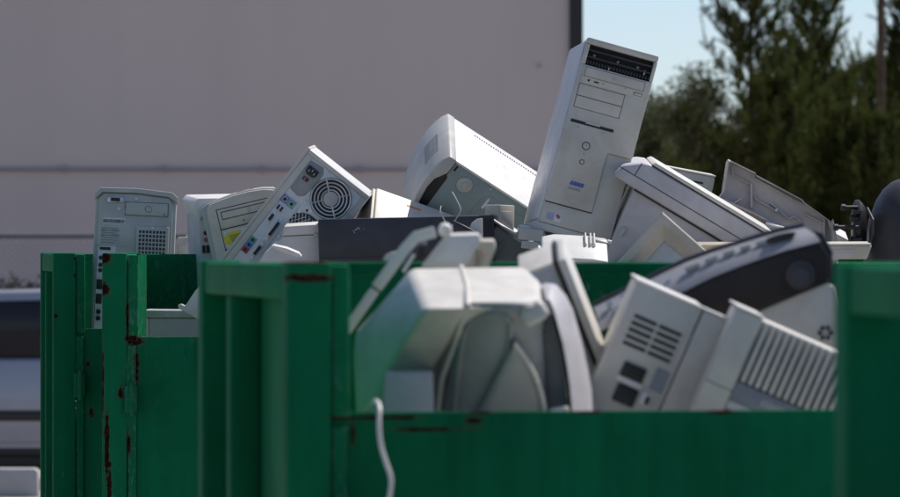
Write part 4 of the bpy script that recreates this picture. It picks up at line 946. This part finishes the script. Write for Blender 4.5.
for a in ((610, 306), (613, 313), (624, 297), (669, 285)): MB().cyl(x3(a, .03), (0, -1, .3), .005, .012, 10).build('screw', M['steel'], e)
MB().prism([q(770 + 15 * math.cos(t_) + 12, 236.5 + 2.7 * math.sin(t_) - 3.6 * math.cos(t_)) for t_ in np.linspace(0, 6.283, 21)[:-1]], .012, .05, .001).build('finger_hole', M['black'], e)
MB().prism([q(757, 312), q(790, 298), q(827, 283), q(835, 286), q(850, 380), q(735, 380), q(735, 321)], .018, .12, .003).build('base_plate', M['lgrey'], e)
for i_ in range(6): t_ = i_ * 1.047; MB().cyl((q(826 + 5.5 * math.cos(t_), 333 + 5.5 * math.sin(t_))[0], .018, q(826, 333 + 5.5 * math.sin(t_))[1]), (0, -1, 0), .0034, .003, 10).build('speaker_hole', M['black'], e)
MB().cyl((q(811, 307)[0], .018, q(811, 307)[1]), (0, -1, 0), .003, .002, 8).build('screw', M['zinc'], e)

# off-white power box with vents and sockets
d = 7.62; s = FPX / d; mz = 1 / (3.315 * s)
e = thing('power_box', 'off-white box with slatted vents and black power sockets, in the near bin', 'power unit', at(637.5, 281, d), roll=23.4, pitch=2.5, yaw=1)
Wz = .143
B('front_face', M['putty'], e, 0, .106, 0, .012, -.24, 0, .003); B('shell', M['lgrey'], e, .002, Wz, .0125, .18, -.24, -.002, .003); B('corner_block', M['putty'], e, .1075, Wz + .008, -.002, .05, -.24, -.001, .003)
B('top_edge', M['white'], e, -.001, .1065, -.003, .183, -.001, .0032, .0015); B('top_edge', M['white'], e, .1073, Wz + .009, -.004, .05, -.0008, .0030, .0012)
for c_ in range(2):
    for r_ in range(5):
        x0 = .016 + c_ * .040; z0 = -.0455 - r_ * .0106; B('vent_slot', M['black'], e, x0, x0 + .036, -.0008, .002, z0 - .0055, z0, .0)
B('groove', M['seam'], e, .1062, .1073, .0, .012, -.04, -.001); B('groove', M['taupe'], e, .100, .104, -.0008, .002, -.23, -.047)
sk_ = B('power_socket', M['black'], e, .030, .066, -.006, .0, -.137, -.115, .002)
for x in (.042, .054): MB().cyl((x, -.006, -.126), (0, -1, 0), .0022, .001, 8).build('pin_hole', M['seam'], sk_)
B('power_socket', M['black'], e, .034, .068, -.006, 0, -.176, -.148, .003); B('socket_divider', M['white'], e, .028, .068, -.008, .0, -.147, -.138, .002)
B('rating_label', M['label'], e, .078, .106 - .006, -.0012, .001, -.140, -.105); sw = B('rocker_switch', M['white'], e, .073, .090, -.005, .0, -.166, -.146, .002); B('switch_rocker', M['black'], sw, .080, .087, -.0075, -.004, -.163, -.150, .002)

# ribbed off-white unit
d = 7.50; s = FPX / d
e = thing('ribbed_unit', 'off-white unit with an upright ribbed grille and grey name strip, in the near bin', 'electronic unit', at(738.5, 308, d), roll=23.6, pitch=2.5, yaw=1)
B('shell', M['lgrey'], e, .002, .20, .013, .16, -.25, -.002, .003); B('side_block', M['putty'], e, -.002, .0395, -.008, .012, -.25, 0, .003); B('top_edge', M['white'], e, -.003, .040, -.009, .16, .0004, .0034, .0012)
B('grille_back', M['psu'], e, .040, .20, .004, .0125, -.098, -.006)
for i_ in range(14):
    x0 = .0425 + i_ * .0112; B('grille_rib', M['lgrey'], e, x0 + .003, x0 + .0085, -.008, .004, -.096, -.003, .0015)
B('name_strip', M['label'], e, .0402, .20, -.004, .0125, -.127, -.0985, .001); B('lower_face', M['putty'], e, .0402, .20, -.006, .0125, -.25, -.1275, .002)
mbr = MB()
for i_ in range(9): mbr.prism([(.085 + i_ * .006, -.118), (.0885 + i_ * .006, -.118), (.0905 + i_ * .006, -.108), (.087 + i_ * .006, -.108)], -.0046, -.003)
mbr.build('raised_lettering', M['grey'], e)
B('seam', M['seam'], e, -.0025, .0395, -.0085, .0, -.115, -.1138); B('seam', M['seam'], e, .0402, .06, -.0065, .0, -.142, -.1408)

# white cable over the front panel
wire([(356, 418, .16), (366, 409, .10), (372, 402.5, .05), (377, 401.5, .0), (379.5, 408, -.03), (379, 424, -.04), (381, 445, -.04), (386, 462, -.04), (391, 478, -.04), (390, 494, -.04), (386, 512, -.04), (384, 530, -.04)], 7.0, .0031, 'white cable hanging over the front panel of the near bin', M['white'])
